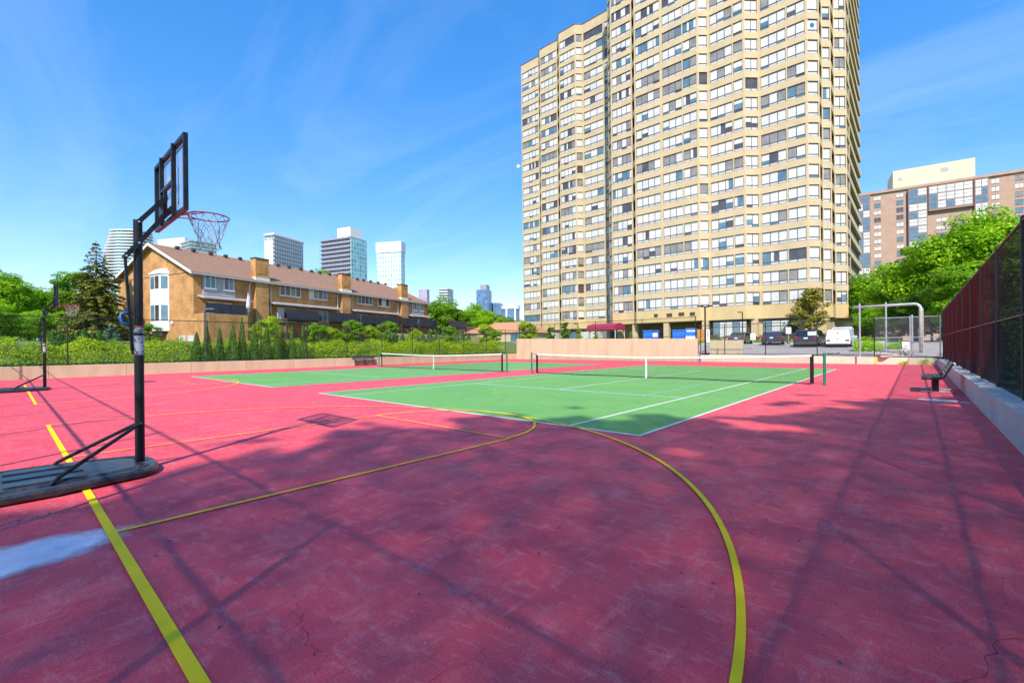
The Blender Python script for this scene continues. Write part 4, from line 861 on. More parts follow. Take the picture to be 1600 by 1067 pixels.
# ================================================================== pink apartment block on the right
pk = empty('pink_apartment_block', (-20, 222, 0), R(8.5), 'distant pink brick apartment block with glazed bays behind the right trees', 'apartment block')
M['pink'] = mat('pink brick', (0.47, 0.31, 0.225), 0.9, (0.41, 0.265, 0.19), 0.4); M['pink_light'] = mat('pale pink band', (0.50, 0.33, 0.28), 0.9, (0.45, 0.29, 0.25), 0.5); M['mauve'] = mat('mauve frame', (0.27, 0.17, 0.15), 0.6)
HP, fl = 58.5, 2.75
mb = MB(); mb.box((-30, 0, 0), (75, 20, HP)); mb.build('wall', M['pink'], pk)
mb = MB(); mb.box((-30.6, -0.6, HP), (75.6, 20, HP + 0.9)); mb.build('cornice', M['pink'], pk)
mb = MB(); mb.box((14.5, 2, HP + 0.9), (37, 16, HP + 8.2)); mb.build('penthouse', M['concrete_pale'], pk)
mb = MB(); mb.box((28, 1.95, HP + 5.0), (30, 1.999, HP + 6.4)); mb.box((16, 1.95, HP + 4.3), (17.2, 1.999, HP + 5.2)); mb.build('vent', M['grey_siding'], pk)
wm = {}
def qwin(kind, wd, hg):
    key = (kind, wd, hg)
    if key not in wm:
        q_ = MB(); q_.box((0, -0.12, 0), (wd, 0.02, 0.12), 1); q_.poly([(0, -0.04, 0.12), (wd, -0.04, 0.12), (wd, -0.04, hg), (0, -0.04, hg)]); q_.box((wd / 2 - 0.05, -0.10, 0.12), (wd / 2 + 0.05, -0.03, hg), 1); q_.box((0, -0.12, hg), (wd, 0.02, hg + 0.1), 1)
        wm[key] = q_.mesh('window', [PANES[kind], M['mauve']])
    return wm[key]
nw = 0; rest = MB()
def pwin(x, z, wd, hg, kind, y=-0.02):
    global nw
    o = link('window', qwin(kind, wd, hg), pk, (x, y, z)); nw += 1
for f in range(4, 21):
    z = HP - 2.6 - (20 - f) * fl
    for x in (-13.1, -10.9, -8.7, -6.5, -4.3, -2.1, 0.1): pwin(x, z, 1.6, 1.35, rnd.choice((0, 0, 0, 1, 3)))
    for x in (8.6, 15.2): pwin(x, z, 2.0, 1.6, rnd.choice((0, 0, 1, 4, 3)))
    if f < 17:
        for x in (26.3, 31.2): pwin(x, z, 2.9, 1.5, rnd.choice((0, 0, 1, 2, 4)))
    for x in (40.5, 46.2): pwin(x, z, 1.9, 1.7, rnd.choice((0, 1, 4, 2)))
    if f > 11:
        for x in (55, 58.2, 61.4, 64.6): pwin(x, z, 2.6, 1.6, rnd.choice((4, 4, 0, 1)))
for x0, x1, zb in ((3.0, 7.2, 5), (18.6, 23.6, 5), (36.2, 39.4, 5), (49.3, 53.3, 5), (24.2, 35.6, HP - 3 * fl - 1.2)):     # projecting glazed bays
    mb = MB(); mb.box((x0 - 0.15, -1.2, zb), (x1 + 0.15, 0, HP - 0.4)); by_ = mb.build('glazed_bay', M['mauve'], pk); f = 0; z = HP - 0.7
    nn_ = 2 if x1 - x0 < 6 else 5
    while z - 2.45 > max(zb, 22):
        for k in range(nn_):
            mb = MB(); u0, u1 = x0 + (x1 - x0) * k / nn_ + 0.12, x0 + (x1 - x0) * (k + 1) / nn_ - 0.12; kd = rnd.choice((0, 0, 1, 4, 4, 1)); mb.box((u0, -1.26, z - 2.4), (u1, -1.2, z - 1.2)); mb.box((u0, -1.26, z - 1.05), (u1, -1.2, z - 0.1)); mb.build('pane', PANES[kd], by_)
        z -= fl
for f in range(17):
    z = HP - 2.9 - f * fl; mb = MB(); mb.box((-30, -0.14, z - 0.9), (2.6, -0.001, z)); mb.build('band', M['pink_light'], pk)

# ================================================================== far towers
def facade(name, wallc, glass, fx, fz, mort=0.12):
    m, t, b = newmat(name); u = t.nodes.new('ShaderNodeUVMap'); br = t.nodes.new('ShaderNodeTexBrick'); br.offset = 0.0
    br.inputs['Scale'].default_value = 1; br.inputs['Brick Width'].default_value = fx; br.inputs['Row Height'].default_value = fz; br.inputs['Mortar Size'].default_value = mort; br.inputs['Mortar Smooth'].default_value = 0.0
    br.inputs['Color1'].default_value = (*glass, 1); br.inputs['Color2'].default_value = tuple(min(1, v * 1.9 + 0.03) for v in glass) + (1,); br.inputs['Mortar'].default_value = (*wallc, 1)
    t.links.new(u.outputs[0], br.inputs['Vector']); t.links.new(br.outputs['Color'], b.inputs['Base Color']); b.inputs['Roughness'].default_value = 0.25; return m
def far_tower(px0, pc, px1, ytop, d, alpha, body, label, slab=None, slab_every=3.0, slab_side='both', pent=None, fins=0, name='distant_tower', band=None, slab_out=1.2, right=None):
    """corner nearest to us on the sight line of pc; the two visible faces reach the sight lines of px0 and px1"""
    fw = Vector((-math.sin(YAW), math.cos(YAW), 0)); rt = Vector((math.cos(YAW), math.sin(YAW), 0))
    lc = (pc - 800) / FPX * d; d1 = (-math.cos(alpha), math.sin(alpha)); d2 = (math.sin(alpha), math.cos(alpha))
    def reach(px, dr): k = (px - 800) / FPX; return (k * d - lc) / (dr[0] - k * dr[1])
    w1, w2 = reach(px0, d1), reach(px1, d2); top = at(pc, ytop, d).z
    w2 = min(w2, 60); w1 = min(w1, 70)
    o_ = fw * d + rt * lc; ex = rt * -d1[0] + fw * -d1[1]; rz = math.atan2(ex.y, ex.x)
    root = empty(name, (o_.x, o_.y, 0), rz, label, 'tower')
    mb = MB(); mb.box((-w1, 0, 0), (0, w2, top)); b_ = mb.build('body', body, root); uvbox(b_)
    if slab:
        n = int(min(top, 75) / slab_every)
        for k in range(n):
            z = top - 1.5 - slab_every * k; mb = MB(); so_ = slab_out
            if slab_side in ('both', 'left'): mb.box((-w1 - so_, -so_, z), (0 if slab_side == 'left' else so_, 0, z + 0.35)); mb.box((-w1 - so_, 0, z), (-w1, w2, z + 0.35))
            if slab_side in ('both', 'right'): mb.box((0.001, -so_ if slab_side == 'right' else 0.001, z), (so_, w2, z + 0.35))
            mb.build('balcony_slab', slab, root)
    if right:
        mb = MB(); mb.box((0.002, 0.3, 0), (0.5, w2, top - 1)); r_ = mb.build('glass_side', right, root); uvbox(r_)
    for k in range(fins):
        mb = MB(); x = -w1 + w1 * (k + 0.5) / fins; mb.box((x - 0.8, -slab_out - 0.1, 0), (x + 0.8, 0, top - 5)); mb.build('fin', M['offwhite'], root)
    if pent:
        a_, b2, hh, pm = pent; mb = MB(); mb.box((-w1 * b2, w2 * 0.1, top), (-w1 * a_, w2 * 0.8, top + hh)); mb.build('penthouse', pm, root)
    if band:
        mb = MB(); mb.box((-w1 - 0.4, -0.4, top - band[0]), (0.4, w2 + 0.4, top)); mb.build('crown', band[1], root)
    return root
M['fac_white'] = facade('white tower facade', (0.55, 0.55, 0.56), (0.10, 0.13, 0.18), 2.2, 3.0, 0.45)
M['fac_dark'] = facade('grey tower facade', (0.33, 0.31, 0.36), (0.08, 0.09, 0.13), 1.8, 3.0, 0.4)
M['fac_teal'] = facade('teal glass facade', (0.42, 0.58, 0.58), (0.12, 0.30, 0.32), 2.6, 3.0, 0.30)
M['fac_blue'] = facade('blue glass facade', (0.14, 0.22, 0.32), (0.06, 0.13, 0.24), 2.4, 3.2, 0.25)
M['fac_pale'] = facade('pale glass facade', (0.62, 0.70, 0.70), (0.20, 0.38, 0.40), 2.0, 3.0, 0.5)
M['fac_pink'] = facade('mauve facade', (0.42, 0.33, 0.40), (0.25, 0.22, 0.32), 2.5, 3.0, 0.5)
M['slab_white'] = mat('white balcony', (0.66, 0.68, 0.68), 0.5); M['slab_grey'] = mat('grey balcony', (0.30, 0.30, 0.34), 0.5); M['slab_teal'] = mat('teal balcony', (0.32, 0.52, 0.52), 0.3)
far_tower(417, 430, 475, 364, 330, R(40) - R(62) + R(40), M['fac_white'], 'distant white apartment tower with dark balconies behind the roof, left of the grey one', M['slab_white'], fins=4, band=(2.0, M['offwhite']))
far_tower(504, 549, 574, 369, 310, R(24), M['fac_dark'], 'distant grey and teal apartment tower with white rooftop box', M['slab_grey'], slab_side='left', pent=(0.05, 0.5, 7, M['offwhite']), right=M['fac_teal'])
far_tower(590, 628, 634, 377, 300, R(12), M['fac_pale'], 'distant pale teal glass tower with white crown, rightmost above the townhouse roof', None, band=(7.0, M['slab_white']))
far_tower(249, 290, 312, 371, 420, R(15), M['fac_pink'], 'distant white-topped tower seen through the basketball net', None, band=(9, M['offwhite']))
far_tower(285, 300, 340, 374, 400, R(35), M['fac_teal'], 'distant low tower of white and teal slabs under the basketball net', M['slab_white'], slab_every=3.0, slab_out=2.0)
far_tower(655, 668, 672, 452, 480, R(15), M['fac_pink'], 'far mauve tower just beyond the end of the townhouse roof', None)
far_tower(687, 700, 709, 450, 500, R(20), M['fac_white'], 'far grey tower behind the trees right of the townhouses', M['slab_white'], slab_every=3)
far_tower(718, 735, 742, 472, 520, R(15), M['fac_pale'], 'low far pale building between the tree tops', None)
far_tower(745, 762, 769, 452, 450, R(15), M['fac_blue'], 'far dark blue glass tower above the trees', None, pent=(0.1, 0.7, 5, M['slab_grey']))
far_tower(768, 780, 787, 473, 470, R(15), M['fac_blue'], 'far low blue glass block beside the blue tower', None)
# two odd ones: wavy white tower and round-topped block
p_ = at(200, 363, 400); root = empty('distant_tower', (p_.x, p_.y, 0), YAW, 'distant curvy white tower of wavy balcony slabs behind the near hoop pole', 'tower')
mb = MB(); mb.prism([(10.0 * math.cos(a), 10.0 * math.sin(a)) for a in np.linspace(0, 2 * math.pi, 17)[:-1]], 0, p_.z - 1); mb.build('body', M['fac_teal'], root); uvbox(root.children[0])
for k in range(30):
    z = p_.z - 2.6 * k; sh = 3.2 * math.sin(k * 0.33 + 1.3); n = 28; mb = MB()
    mb.prism([((14.5 + 1.5 * math.sin(k * 0.33)) * math.copysign(abs(math.cos(a)) ** 0.6, math.cos(a)) + sh, 11 * math.copysign(abs(math.sin(a)) ** 0.6, math.sin(a))) for a in np.linspace(0, 2 * math.pi, n + 1)[:-1]], z - 0.9, z); mb.build('balcony_slab', M['slab_white'], root)
p_ = at(798, 477, 430); root = empty('distant_tower', (p_.x, p_.y, 0), YAW, 'far low round-topped blue and white block left of the beige tower', 'tower')
mb = MB(); mb.prism([(8.5 * math.cos(a), 8.5 * math.sin(a)) for a in np.linspace(0, 2 * math.pi, 25)[:-1]], 0, p_.z - 3); mb.build('body', M['fac_blue'], root); uvbox(root.children[0])
mb = MB(); mb.prism([(9.2 * math.cos(a), 9.2 * math.sin(a)) for a in np.linspace(0, 2 * math.pi, 25)[:-1]], p_.z - 4, p_.z - 0.5); mb.build('crown', M['slab_white'], root)
for s in (-1, 1): mb = MB(); mb.box((s * 4 - 0.8, -9.0, 0), (s * 4 + 0.8, -8.0, p_.z - 4)); mb.build('fin', M['slab_white'], root)

# ================================================================== parked vehicles (rear towards us)
def vehicle(name, loc, rz, label, paint, Lc, Wc, prof, cabin, wheel_r, tail_z, cat='car', glass_sides=True, plate=True, extra=None):
    """prof: lower body outline (y from rear 0 to front, z); cabin: greenhouse outline; rear faces -Y"""
    root = empty(name, loc, rz, label, cat, 'vehicles parked in the lot')
    def loft(outline, wfun, name_, m, bev=0.04):
        n = len(outline); mb = MB()
        for s in (-1, 1): mb.v += [(s * wfun(z), y, z) for y, z in outline]
        for k in range(n): j = (k + 1) % n; mb.f.append((k, j, n + j, n + k)); mb.mi.append(0)
        mb.f.append(tuple(reversed(range(n)))); mb.f.append(tuple(range(n, 2 * n))); mb.mi += [0, 0]
        me = mb.mesh(name_, m); b_ = bmesh.new(); b_.from_mesh(me); bmesh.ops.recalc_face_normals(b_, faces=b_.faces); b_.to_mesh(me); b_.free()
        o = link(name_, me, root); md = o.modifiers.new('bevel', 'BEVEL'); md.width = bev; md.segments = 3; md.limit_method = 'ANGLE'; md.angle_limit = R(25); return o
    hb = max(z for y, z in prof)
    body = loft(prof, lambda z: Wc / 2 * (0.93 + 0.07 * math.sin(min(1, max(0, (z - 0.2) / (hb - 0.2))) * math.pi * 0.7)), 'body', paint)
    zc0, zc1 = min(z for y, z in cabin), max(z for y, z in cabin)
    cw = lambda z: Wc / 2 * (0.95 - 0.16 * (z - zc0) / (zc1 - zc0))
    cab = loft(cabin, cw, 'cabin', paint, 0.05)
    # rear window, side windows lie just proud of the cabin
    ys = sorted(cabin, key=lambda p: p[1]); rear = sorted([p for p in cabin], key=lambda p: p[0]); rb = min((p for p in cabin if p[1] == zc0), key=lambda p: p[0]); rtp = min((p for p in cabin if p[1] > zc1 - 0.08), key=lambda p: p[0])
    fb = max((p for p in cabin if p[1] == zc0), key=lambda p: p[0]); ft = max((p for p in cabin if p[1] > zc1 - 0.08), key=lambda p: p[0])
    lerp = lambda a, b, t: (a[0] + (b[0] - a[0]) * t, a[1] + (b[1] - a[1]) * t)
    a_, b_ = lerp(rb, rtp, 0.14), lerp(rb, rtp, 0.88); mb = MB()
    off = 0.015
    mb.poly([(-cw(a_[1]) * 0.88, a_[0] - off, a_[1]), (cw(a_[1]) * 0.88, a_[0] - off, a_[1]), (cw(b_[1]) * 0.86, b_[0] - off, b_[1]), (-cw(b_[1]) * 0.86, b_[0] - off, b_[1])]); mb.build('rear_window', M['car_glass'], cab)
    if glass_sides:
        for s in (-1, 1):
            for t0, t1 in ((0.10, 0.47), (0.51, 0.90)):
                lo0, lo1 = lerp(rb, fb, t0), lerp(rb, fb, t1); up0, up1 = lerp(rtp, ft, t0), lerp(rtp, ft, t1)
                q = [lerp(lo0, up0, 0.15), lerp(lo1, up1, 0.15), lerp(lo1, up1, 0.86), lerp(lo0, up0, 0.86)]
                mb = MB(); mb.poly([(s * (cw(z) + 0.012), y, z) for y, z in q]); mb.build('side_window', M['car_glass'], cab)
    for y in (0.85, Lc - 0.9):
        for s in (-1, 1):
            mb = MB(); mb.tube([(s * (Wc / 2 - 0.20), y, wheel_r), (s * (Wc / 2 + 0.015), y, wheel_r)], wheel_r, 20); wh = mb.build('wheel', M['rubber'], root)
            mb = MB(); mb.tube([(s * (Wc / 2 + 0.016), y, wheel_r), (s * (Wc / 2 + 0.03), y, wheel_r)], wheel_r * 0.62, 14); mb.build('rim', M['rim'], wh)
    for s in (-1, 1):
        mb = MB(); mb.box((min(s * Wc * 0.30, s * Wc * 0.455), -0.022, tail_z - 0.07), (max(s * Wc * 0.30, s * Wc * 0.455), 0.05, tail_z + 0.08)); mb.build('tail_light', M['tail'], body)
        mb = MB(); mb.obox((s * (Wc / 2 + 0.08), Lc * 0.62, zc0 + 0.06), (0.09, 0, 0), (0, 0.05, 0), (0, 0, 0.06)); mb.build('mirror', paint, body)
    mb = MB(); mb.box((-Wc * 0.40, -0.045, 0.40), (Wc * 0.40, 0.02, 0.43)); mb.build('bumper_strip', M['chrome'], body)
    if plate: mb = MB(); mb.box((-0.16, -0.025, tail_z - 0.16), (0.16, 0.01, tail_z - 0.02)); mb.build('number_plate', M['plate'], body)
    mb = MB(); mb.box((-Wc * 0.42, 0.02, 0.16), (Wc * 0.42, 0.25, 0.30)); mb.build('lower_bumper', M['rubber'], body)
    return root
paint_grey = mat('dark grey car paint', (0.075, 0.08, 0.095), 0.25, coat=0.6); paint_navy = mat('dark navy car paint', (0.035, 0.038, 0.055), 0.25, coat=0.6); paint_dark = mat('dark plum car paint', (0.03, 0.022, 0.035), 0.25, coat=0.6); paint_white = mat('white vehicle paint', (0.75, 0.75, 0.77), 0.3, coat=0.4); paint_silver = mat('silver car paint', (0.45, 0.46, 0.48), 0.25, coat=0.5)
sedan = [(0.0, 0.30), (0.0, 0.62), (0.04, 0.90), (0.55, 0.97), (3.2, 0.97), (4.35, 0.82), (4.55, 0.60), (4.55, 0.28)]; sedan_c = [(0.42, 0.95), (1.15, 1.42), (1.9, 1.47), (2.6, 1.44), (3.55, 0.95)]
suv = [(0.0, 0.34), (0.0, 0.78), (0.03, 1.06), (3.4, 1.06), (4.4, 0.95), (4.6, 0.70), (4.6, 0.32)]; suv_c = [(0.05, 1.04), (0.40, 1.60), (0.9, 1.70), (2.6, 1.68), (3.45, 1.04)]
van = [(0.0, 0.34), (0.0, 0.80), (0.02, 1.10), (3.9, 1.08), (4.8, 0.92), (5.0, 0.68), (5.0, 0.32)]; van_c = [(0.03, 1.08), (0.22, 1.78), (0.8, 1.84), (3.0, 1.82), (4.2, 1.08)]
def park(px, py, y):     # ground point on the lot where the sight line of the bumper reaches row y
    p = at(px, py, 1.0) - Vector((0, 0, CAMH)); k = y / p.y; return (p.x * k, y, lotz(y))
vehicle('parked_car', park(1150, 539, 53.2), R(2), 'dark grey sedan, leftmost of the parked vehicles', paint_grey, 4.55, 1.85, sedan, sedan_c, 0.33, 0.78).scale = (0.92, 1, 0.92)
vehicle('parked_car', park(1205.5, 539, 50.6), R(1), 'dark grey sport utility vehicle between the sedan and the minivan', paint_navy, 4.6, 2.0, suv, suv_c, 0.37, 0.98).scale = (0.95, 1, 0.84)
mv = vehicle('parked_minivan', park(1259, 540, 47.6), R(0), 'dark plum minivan with a white sticker on its tailgate window', paint_dark, 5.0, 2.0, van, van_c, 0.36, 1.04, cat='minivan')
mv.scale = (1, 1, 0.86)
mb = MB(); mb.box((0.15, 0.02, 1.22), (0.80, 0.035, 1.62)); mb.build('window_sticker', M['plate'], mv)
# white work van: rounded white box body, higher cab in front
wv = vehicle('work_van', park(1309, 540, 47.2), R(-1), 'white work van with rounded cargo body, rightmost of the parked vehicles', paint_white, 5.3, 2.05, [(0.0, 0.36), (0.0, 1.15), (3.9, 1.15), (5.0, 1.0), (5.3, 0.75), (5.3, 0.34)], [(0.02, 1.13), (0.10, 1.70), (0.30, 1.90), (2.4, 2.05), (2.9, 2.25), (4.2, 2.22), (5.0, 1.13)], 0.38, 0.75, cat='van', glass_sides=False)
wv.scale = (0.86, 0.95, 0.80)
for s in (-1, 1):
    mb = MB(); mb.poly([(s * 0.985, 3.45, 1.30), (s * 0.985, 4.35, 1.30), (s * 0.90, 3.95, 1.98), (s * 0.90, 3.45, 2.0)]); mb.build('cab_window', M['car_glass'], wv)
for z in (0.85, 1.55): mb = MB(); mb.box((-0.06, -0.03 + (0.06 if z > 1 else 0), z), (0.06, 0.09, z + 0.06)); mb.build('latch', M['rubber'], wv)
p = at(1398, 533, 75); vehicle('parked_car', (p.x, p.y, 1.47), R(65), 'small silver car far behind the big pipe frame', paint_silver, 4.4, 1.8, sedan, sedan_c, 0.33, 0.78)

# ================================================================== pipe frame, posts, signs, lamps, bins
pf = empty('pipe_frame', (-1.55, 42.3, lotz(42.3)), R(-8), 'large grey steel pipe bent into a goal-like frame at the lot entrance', 'pipe frame')
zt = 3.36; mb = MB(); bend = [(1.85 - 0.34 + 0.34 * math.sin(a), 0, zt - 0.34 + 0.34 * math.cos(a)) for a in np.linspace(0, math.pi / 2, 7)]
mb.tube([(-1.9, 0, zt)] + bend + [(1.85, 0, -0.1)], 0.092, 18); mb.build('bent_pipe', M['pipe'], pf, smooth=True)
mb = MB(); mb.tube([(1.965, 0.03, 3.05), (1.965, 0.03, 0.0)], 0.035, 8); mb.build('rusty_edge_pipe', M['pipe_rust'], pf)
for k in range(7): mb = MB(); mb.tube([(1.85, 0, 0.25 + 0.42 * k), (1.85, 0, 0.29 + 0.42 * k)], 0.10, 16); mb.build('pipe_collar', M['galv'], pf)
mb = MB(); mb.tube([(-1.9, 0, zt), (-1.9, 0.02, zt - 0.06)], [0.115, 0.08], 12); mb.build('pipe_end', M['galv'], pf)
for px, yt in ((1343, 475), (1384, 473), (1425, 493)):
    d_ = 30.3 if px < 1420 else 29.2; p = at(px, yt, d_); r_ = MB(); r_.tube([(0, 0, 0), (0, 0, p.z - lotz(p.y))], 0.05, 10); r_.tube([(0, 0, p.z - lotz(p.y)), (0, 0, p.z - lotz(p.y) + 0.05)], [0.055, 0.02], 10)
    o = r_.build('steel_post', M['galv'], None, (p.x, p.y, lotz(p.y)))
    tag(o, {1343: 'tall galvanised post at the left end of the pipe frame', 1384: 'tall galvanised post crossing the middle of the pipe frame', 1425: 'shorter galvanised post just left of the upright pipe'}[px], 'post', 'galvanised posts at the lot entrance')

def lamp(px, ytop, d, zg, label, heads, hlen=0.8, col='steel_black', r_=0.07, name='lamp_post'):
    p = at(px, ytop, d); root = empty(name, (p.x, p.y, zg), YAW, label, 'lamp post', 'lamp posts')
    H = p.z - zg; mb = MB(); mb.tube([(0, 0, 0), (0, 0, H)], [r_, r_ * 0.85], 10); mb.build('pole', M[col], root)
    mb = MB(); mb.box((-0.22, -0.22, 0), (0.22, 0.22, 0.14)); mb.build('foot', M[col], root)
    for s in heads:
        mb = MB(); mb.box((min(0, s * hlen * 0.5), -0.04, H - 0.06), (max(0, s * hlen * 0.5), 0.04, H)); mb.build('arm', M[col], root)
        mb = MB(); mb.box((min(s * 0.2, s * hlen), -0.18, H - 0.03), (max(s * 0.2, s * hlen), 0.18, H + 0.06)); hd = mb.build('lamp_head', M[col], root)
        mb = MB(); mb.box((min(s * 0.3, s * hlen * 0.9), -0.14, H - 0.045), (max(s * 0.3, s * hlen * 0.9), 0.14, H - 0.031)); mb.build('lens', M['offwhite'], hd)
M['lamp_grey'] = mat('grey lamp paint', (0.10, 0.11, 0.13), 0.4)
lamp(319.5, 483, 32.5, 0.75, 'grey garden lamp post in front of the end townhouse gable', (1,), 0.75, 'lamp_grey')
lamp(1101.5, 478.5, 36, 0.6, 'tall black lamp post with two arms at the left end of the car fence', (-1, 1), 0.55)
lamp(1160, 488, 58, 1.5, 'black lamp post behind the dark sedan', (-1,), 0.55)
lamp(903, 506, 62, 1.45, 'black lamp post beyond the tall beige wall', (-1,), 0.5)

def box_thing(name, loc, rz, label, cat, parts, group=None):
    root = empty(name, loc, rz, label, cat, group)
    for nm, lo, hi, m in parts: mb = MB(); mb.box(lo, hi); mb.build(nm, m, root, bevel=0.015)
    return root
def bin_(px, d, wd, label, extra=None):
    p = at(px, 530, d); box_thing('recycling_bin', (p.x, p.y, 1.05), YAW * 0.4, label, 'bin', [('body', (-wd / 2, -0.6, 0.1), (wd / 2, 0.6, 1.75), M['blue_bin']), ('lid', (-wd / 2 - 0.04, -0.64, 1.752), (wd / 2 + 0.04, 0.64, 1.90), M['blue']), ('slot', (-wd * 0.3, -0.63, 0.75), (wd * 0.3, -0.601, 1.0), M['steel_black'])] + (extra or []), 'blue bins beyond the tall wall')
bin_(1013, 47, 0.85, 'narrow blue bin, leftmost of the bins beyond the tall wall'); bin_(1024.5, 47, 0.6, 'narrow pale-fronted blue bin standing second from the left', [('sign_plate', (-0.22, -0.64, 1.15), (0.28, -0.602, 1.6), M['plate'])])
bin_(1061, 46, 1.15, 'wide blue bin with a dark slot left of the sign')
p = at(1079.5, 530, 45); sg = box_thing('notice_sign', (p.x, p.y, 0.95), YAW * 0.5, 'blue and white notice board between the wide bin and the orange boards', 'sign', [('panel', (-0.52, -0.03, 0.5), (0.52, 0.03, 2.1), M['blue_bin']), ('white_stripe', (-0.48, -0.045, 1.05), (0.48, -0.031, 1.35), M['plate']), ('white_stripe', (-0.40, -0.045, 1.75), (0.40, -0.031, 1.9), M['plate']), ('white_stripe', (-0.36, -0.045, 0.62), (0.36, -0.031, 0.8), M['plate']), ('post', (-0.45, 0.031, 0), (-0.39, 0.09, 2.1), M['galv']), ('post', (0.39, 0.031, 0), (0.45, 0.09, 2.1), M['galv'])])
p = at(1096.5, 530, 39.5); root = empty('timber_panel', (p.x, p.y, 0.55), YAW * 0.6, 'orange stained timber board panel on posts beside the lamp post', 'panel')
for k in range(6): mb = MB(); mb.box((-0.36, -0.03, 1.22 + 0.165 * k), (0.36, 0.03, 1.375 + 0.165 * k)); mb.build('board', M['orange_wood'], root)
for x in (-0.28, 0.28): mb = MB(); mb.box((x - 0.04, 0.031, 0), (x + 0.04, 0.1, 2.2)); mb.build('post', M['wood_dark'], root)
p = at(1106, 530, 41); box_thing('banner', (p.x, p.y, 0.6), YAW * 0.6, 'white vertical banner next to the orange timber panel', 'banner', [('cloth', (-0.17, -0.012, 1.0), (0.17, 0.012, 2.15), M['offwhite']), ('lettering', (-0.03, -0.020, 1.5), (0.03, -0.0125, 2.05), M['blue']), ('pole', (-0.20, -0.02, 0), (-0.171, 0.02, 2.25), M['steel_black'])])
for px, py, d, lab in ((1176.5, 526, 41.5, 'small white parking sign in front of the sedan'), (1232, 516.5, 41.5, 'small white parking sign left of the minivan'), (1415.5, 541, 30.5, 'white placard on a short post beside the boulders')):
    p = at(px, py, d); zg = lotz(p.y); box_thing('parking_sign', (p.x, p.y, zg), YAW * 0.6, lab, 'sign', [('plate', (-0.22, -0.012, p.z - zg - 0.3), (0.22, 0.012, p.z - zg + 0.3), M['offwhite']), ('lettering', (-0.13, -0.018, p.z - zg + 0.02), (0.13, -0.0125, p.z - zg + 0.06), M['tail']), ('lettering', (-0.13, -0.018, p.z - zg - 0.12), (0.13, -0.0125, p.z - zg - 0.09), M['steel_black']), ('post', (-0.025, 0.0125, 0), (0.025, 0.05, p.z - zg - 0.02), M['galv'])])
def boulder(px, d, s, label):
    p = at(px, 550, d); b_ = bmesh.new(); bmesh.ops.create_icosphere(b_, subdivisions=3, radius=1)
    for v in b_.verts:
        k = 1 + 0.22 * math.sin(v.co.x * 4.1 + px) * math.cos(v.co.y * 3.3 + d) + 0.12 * math.sin(v.co.z * 7 + px); v.co = Vector((v.co.x * k * s, v.co.y * k * s * 0.8, v.co.z * k * s * 0.55))
    me = bpy.data.meshes.new('boulder'); b_.to_mesh(me); b_.free(); me.materials.append(M['boulder']); o = link('boulder', me, None, (p.x, p.y, lotz(p.y) + s * 0.25)); tag(o, label, 'boulder', 'boulders on the traffic island')
boulder(1381, 29.8, 0.38, 'pale boulder at the left end of the small rock pile'); boulder(1393, 30.4, 0.58, 'largest boulder, in the middle of the rock pile'); boulder(1407, 30.2, 0.46, 'brownish boulder at the right end of the rock pile'); boulder(1301, 33, 0.36, 'small pale boulder behind the far right net post')

# ================================================================== vegetation
def branchy_trunk(rng_, H, r0, spread, m, n=5, lean=0.0):
    mb = MB(); top = Vector((lean, 0, H * 0.62)); mb.tube([(0, 0, -0.3), (0.02, 0, 0.5), (lean * 0.3, 0.03, H * 0.3), top], [r0 * 1.35, r0, r0 * 0.8, r0 * 0.5], 9)
    for k in range(n):
        a = 2 * math.pi * (k + rng_.uniform(0, 0.6)) / n; z0 = H * rng_.uniform(0.25, 0.55); s = spread * rng_.uniform(0.55, 0.9)
        mb.tube([(lean * 0.3, 0, z0), (s * 0.45 * math.cos(a), s * 0.45 * math.sin(a), z0 + H * 0.14), (s * math.cos(a), s * math.sin(a), z0 + H * rng_.uniform(0.22, 0.38))], [r0 * 0.45, r0 * 0.3, r0 * 0.1], 6)
    return mb.mesh('trunk', m, True)
def crown_mesh(seed, H, rad, z0, nblob, nleaf, size, m, squash=0.8, lo=0.45, bs=1.0):
    """uneven crown of many small clumps, each a cloud of leaf faces; gaps stay between clumps"""
    g_ = np.random.default_rng(seed); Vs = []; hz = (H - z0) / 2; per = nleaf // nblob
    d, _ = sphere_pts(g_, nblob, 0.2); rr = g_.uniform(0.25, 1.0, (nblob, 1)) ** 0.45
    C = d * rr * np.array([rad * 0.80, rad * 0.80, hz * 0.82]); C[:, 2] += z0 + hz
    wob = 1 + 0.22 * np.sin(3 * np.arctan2(d[:, 1], d[:, 0]) + seed)[:, None]; C[:, :2] *= wob
    for c_ in C:
        br = rad * g_.uniform(0.16, 0.34) * bs; n_, q = sphere_pts(g_, per, lo); q = q * br * np.array([1.15, 1.15, squash * 0.75])
        nn_ = n_ * 0.6 + np.array([0, 0, 0.75]); Vs.append(leaves(g_, q + c_, nn_, size, 0.45))
    return npmesh('crown', np.concatenate(Vs), 4, m)
def tree(name, loc, label, tmesh, cmesh, scale=1.0, rz=0.0, sz=None, cat='tree', group=None):
    root = empty(name, loc, rz, label, cat, group); root.scale = (scale, scale, sz or scale); link('trunk', tmesh, root); link('crown', cmesh, root); return root
prs = random.Random(3)
TR = [branchy_trunk(prs, 10, 0.22, 3.2, M['trunk']), branchy_trunk(prs, 10, 0.16, 2.6, M['trunk_pale'], 6)]
CB = [crown_mesh(21, 10, 4.0, 1.6, 95, 21000, 0.27, M['leaf_bright']), crown_mesh(22, 10, 3.6, 1.8, 85, 19000, 0.27, M['leaf_bright'])]
CM = [crown_mesh(31, 10, 3.8, 1.6, 85, 18000, 0.28, M['leaf_mid']), crown_mesh(32, 10, 3.4, 1.3, 75, 16000, 0.28, M['leaf_mid'])]
CD = crown_mesh(41, 10, 3.6, 1.0, 85, 17000, 0.28, M['leaf_dark'])
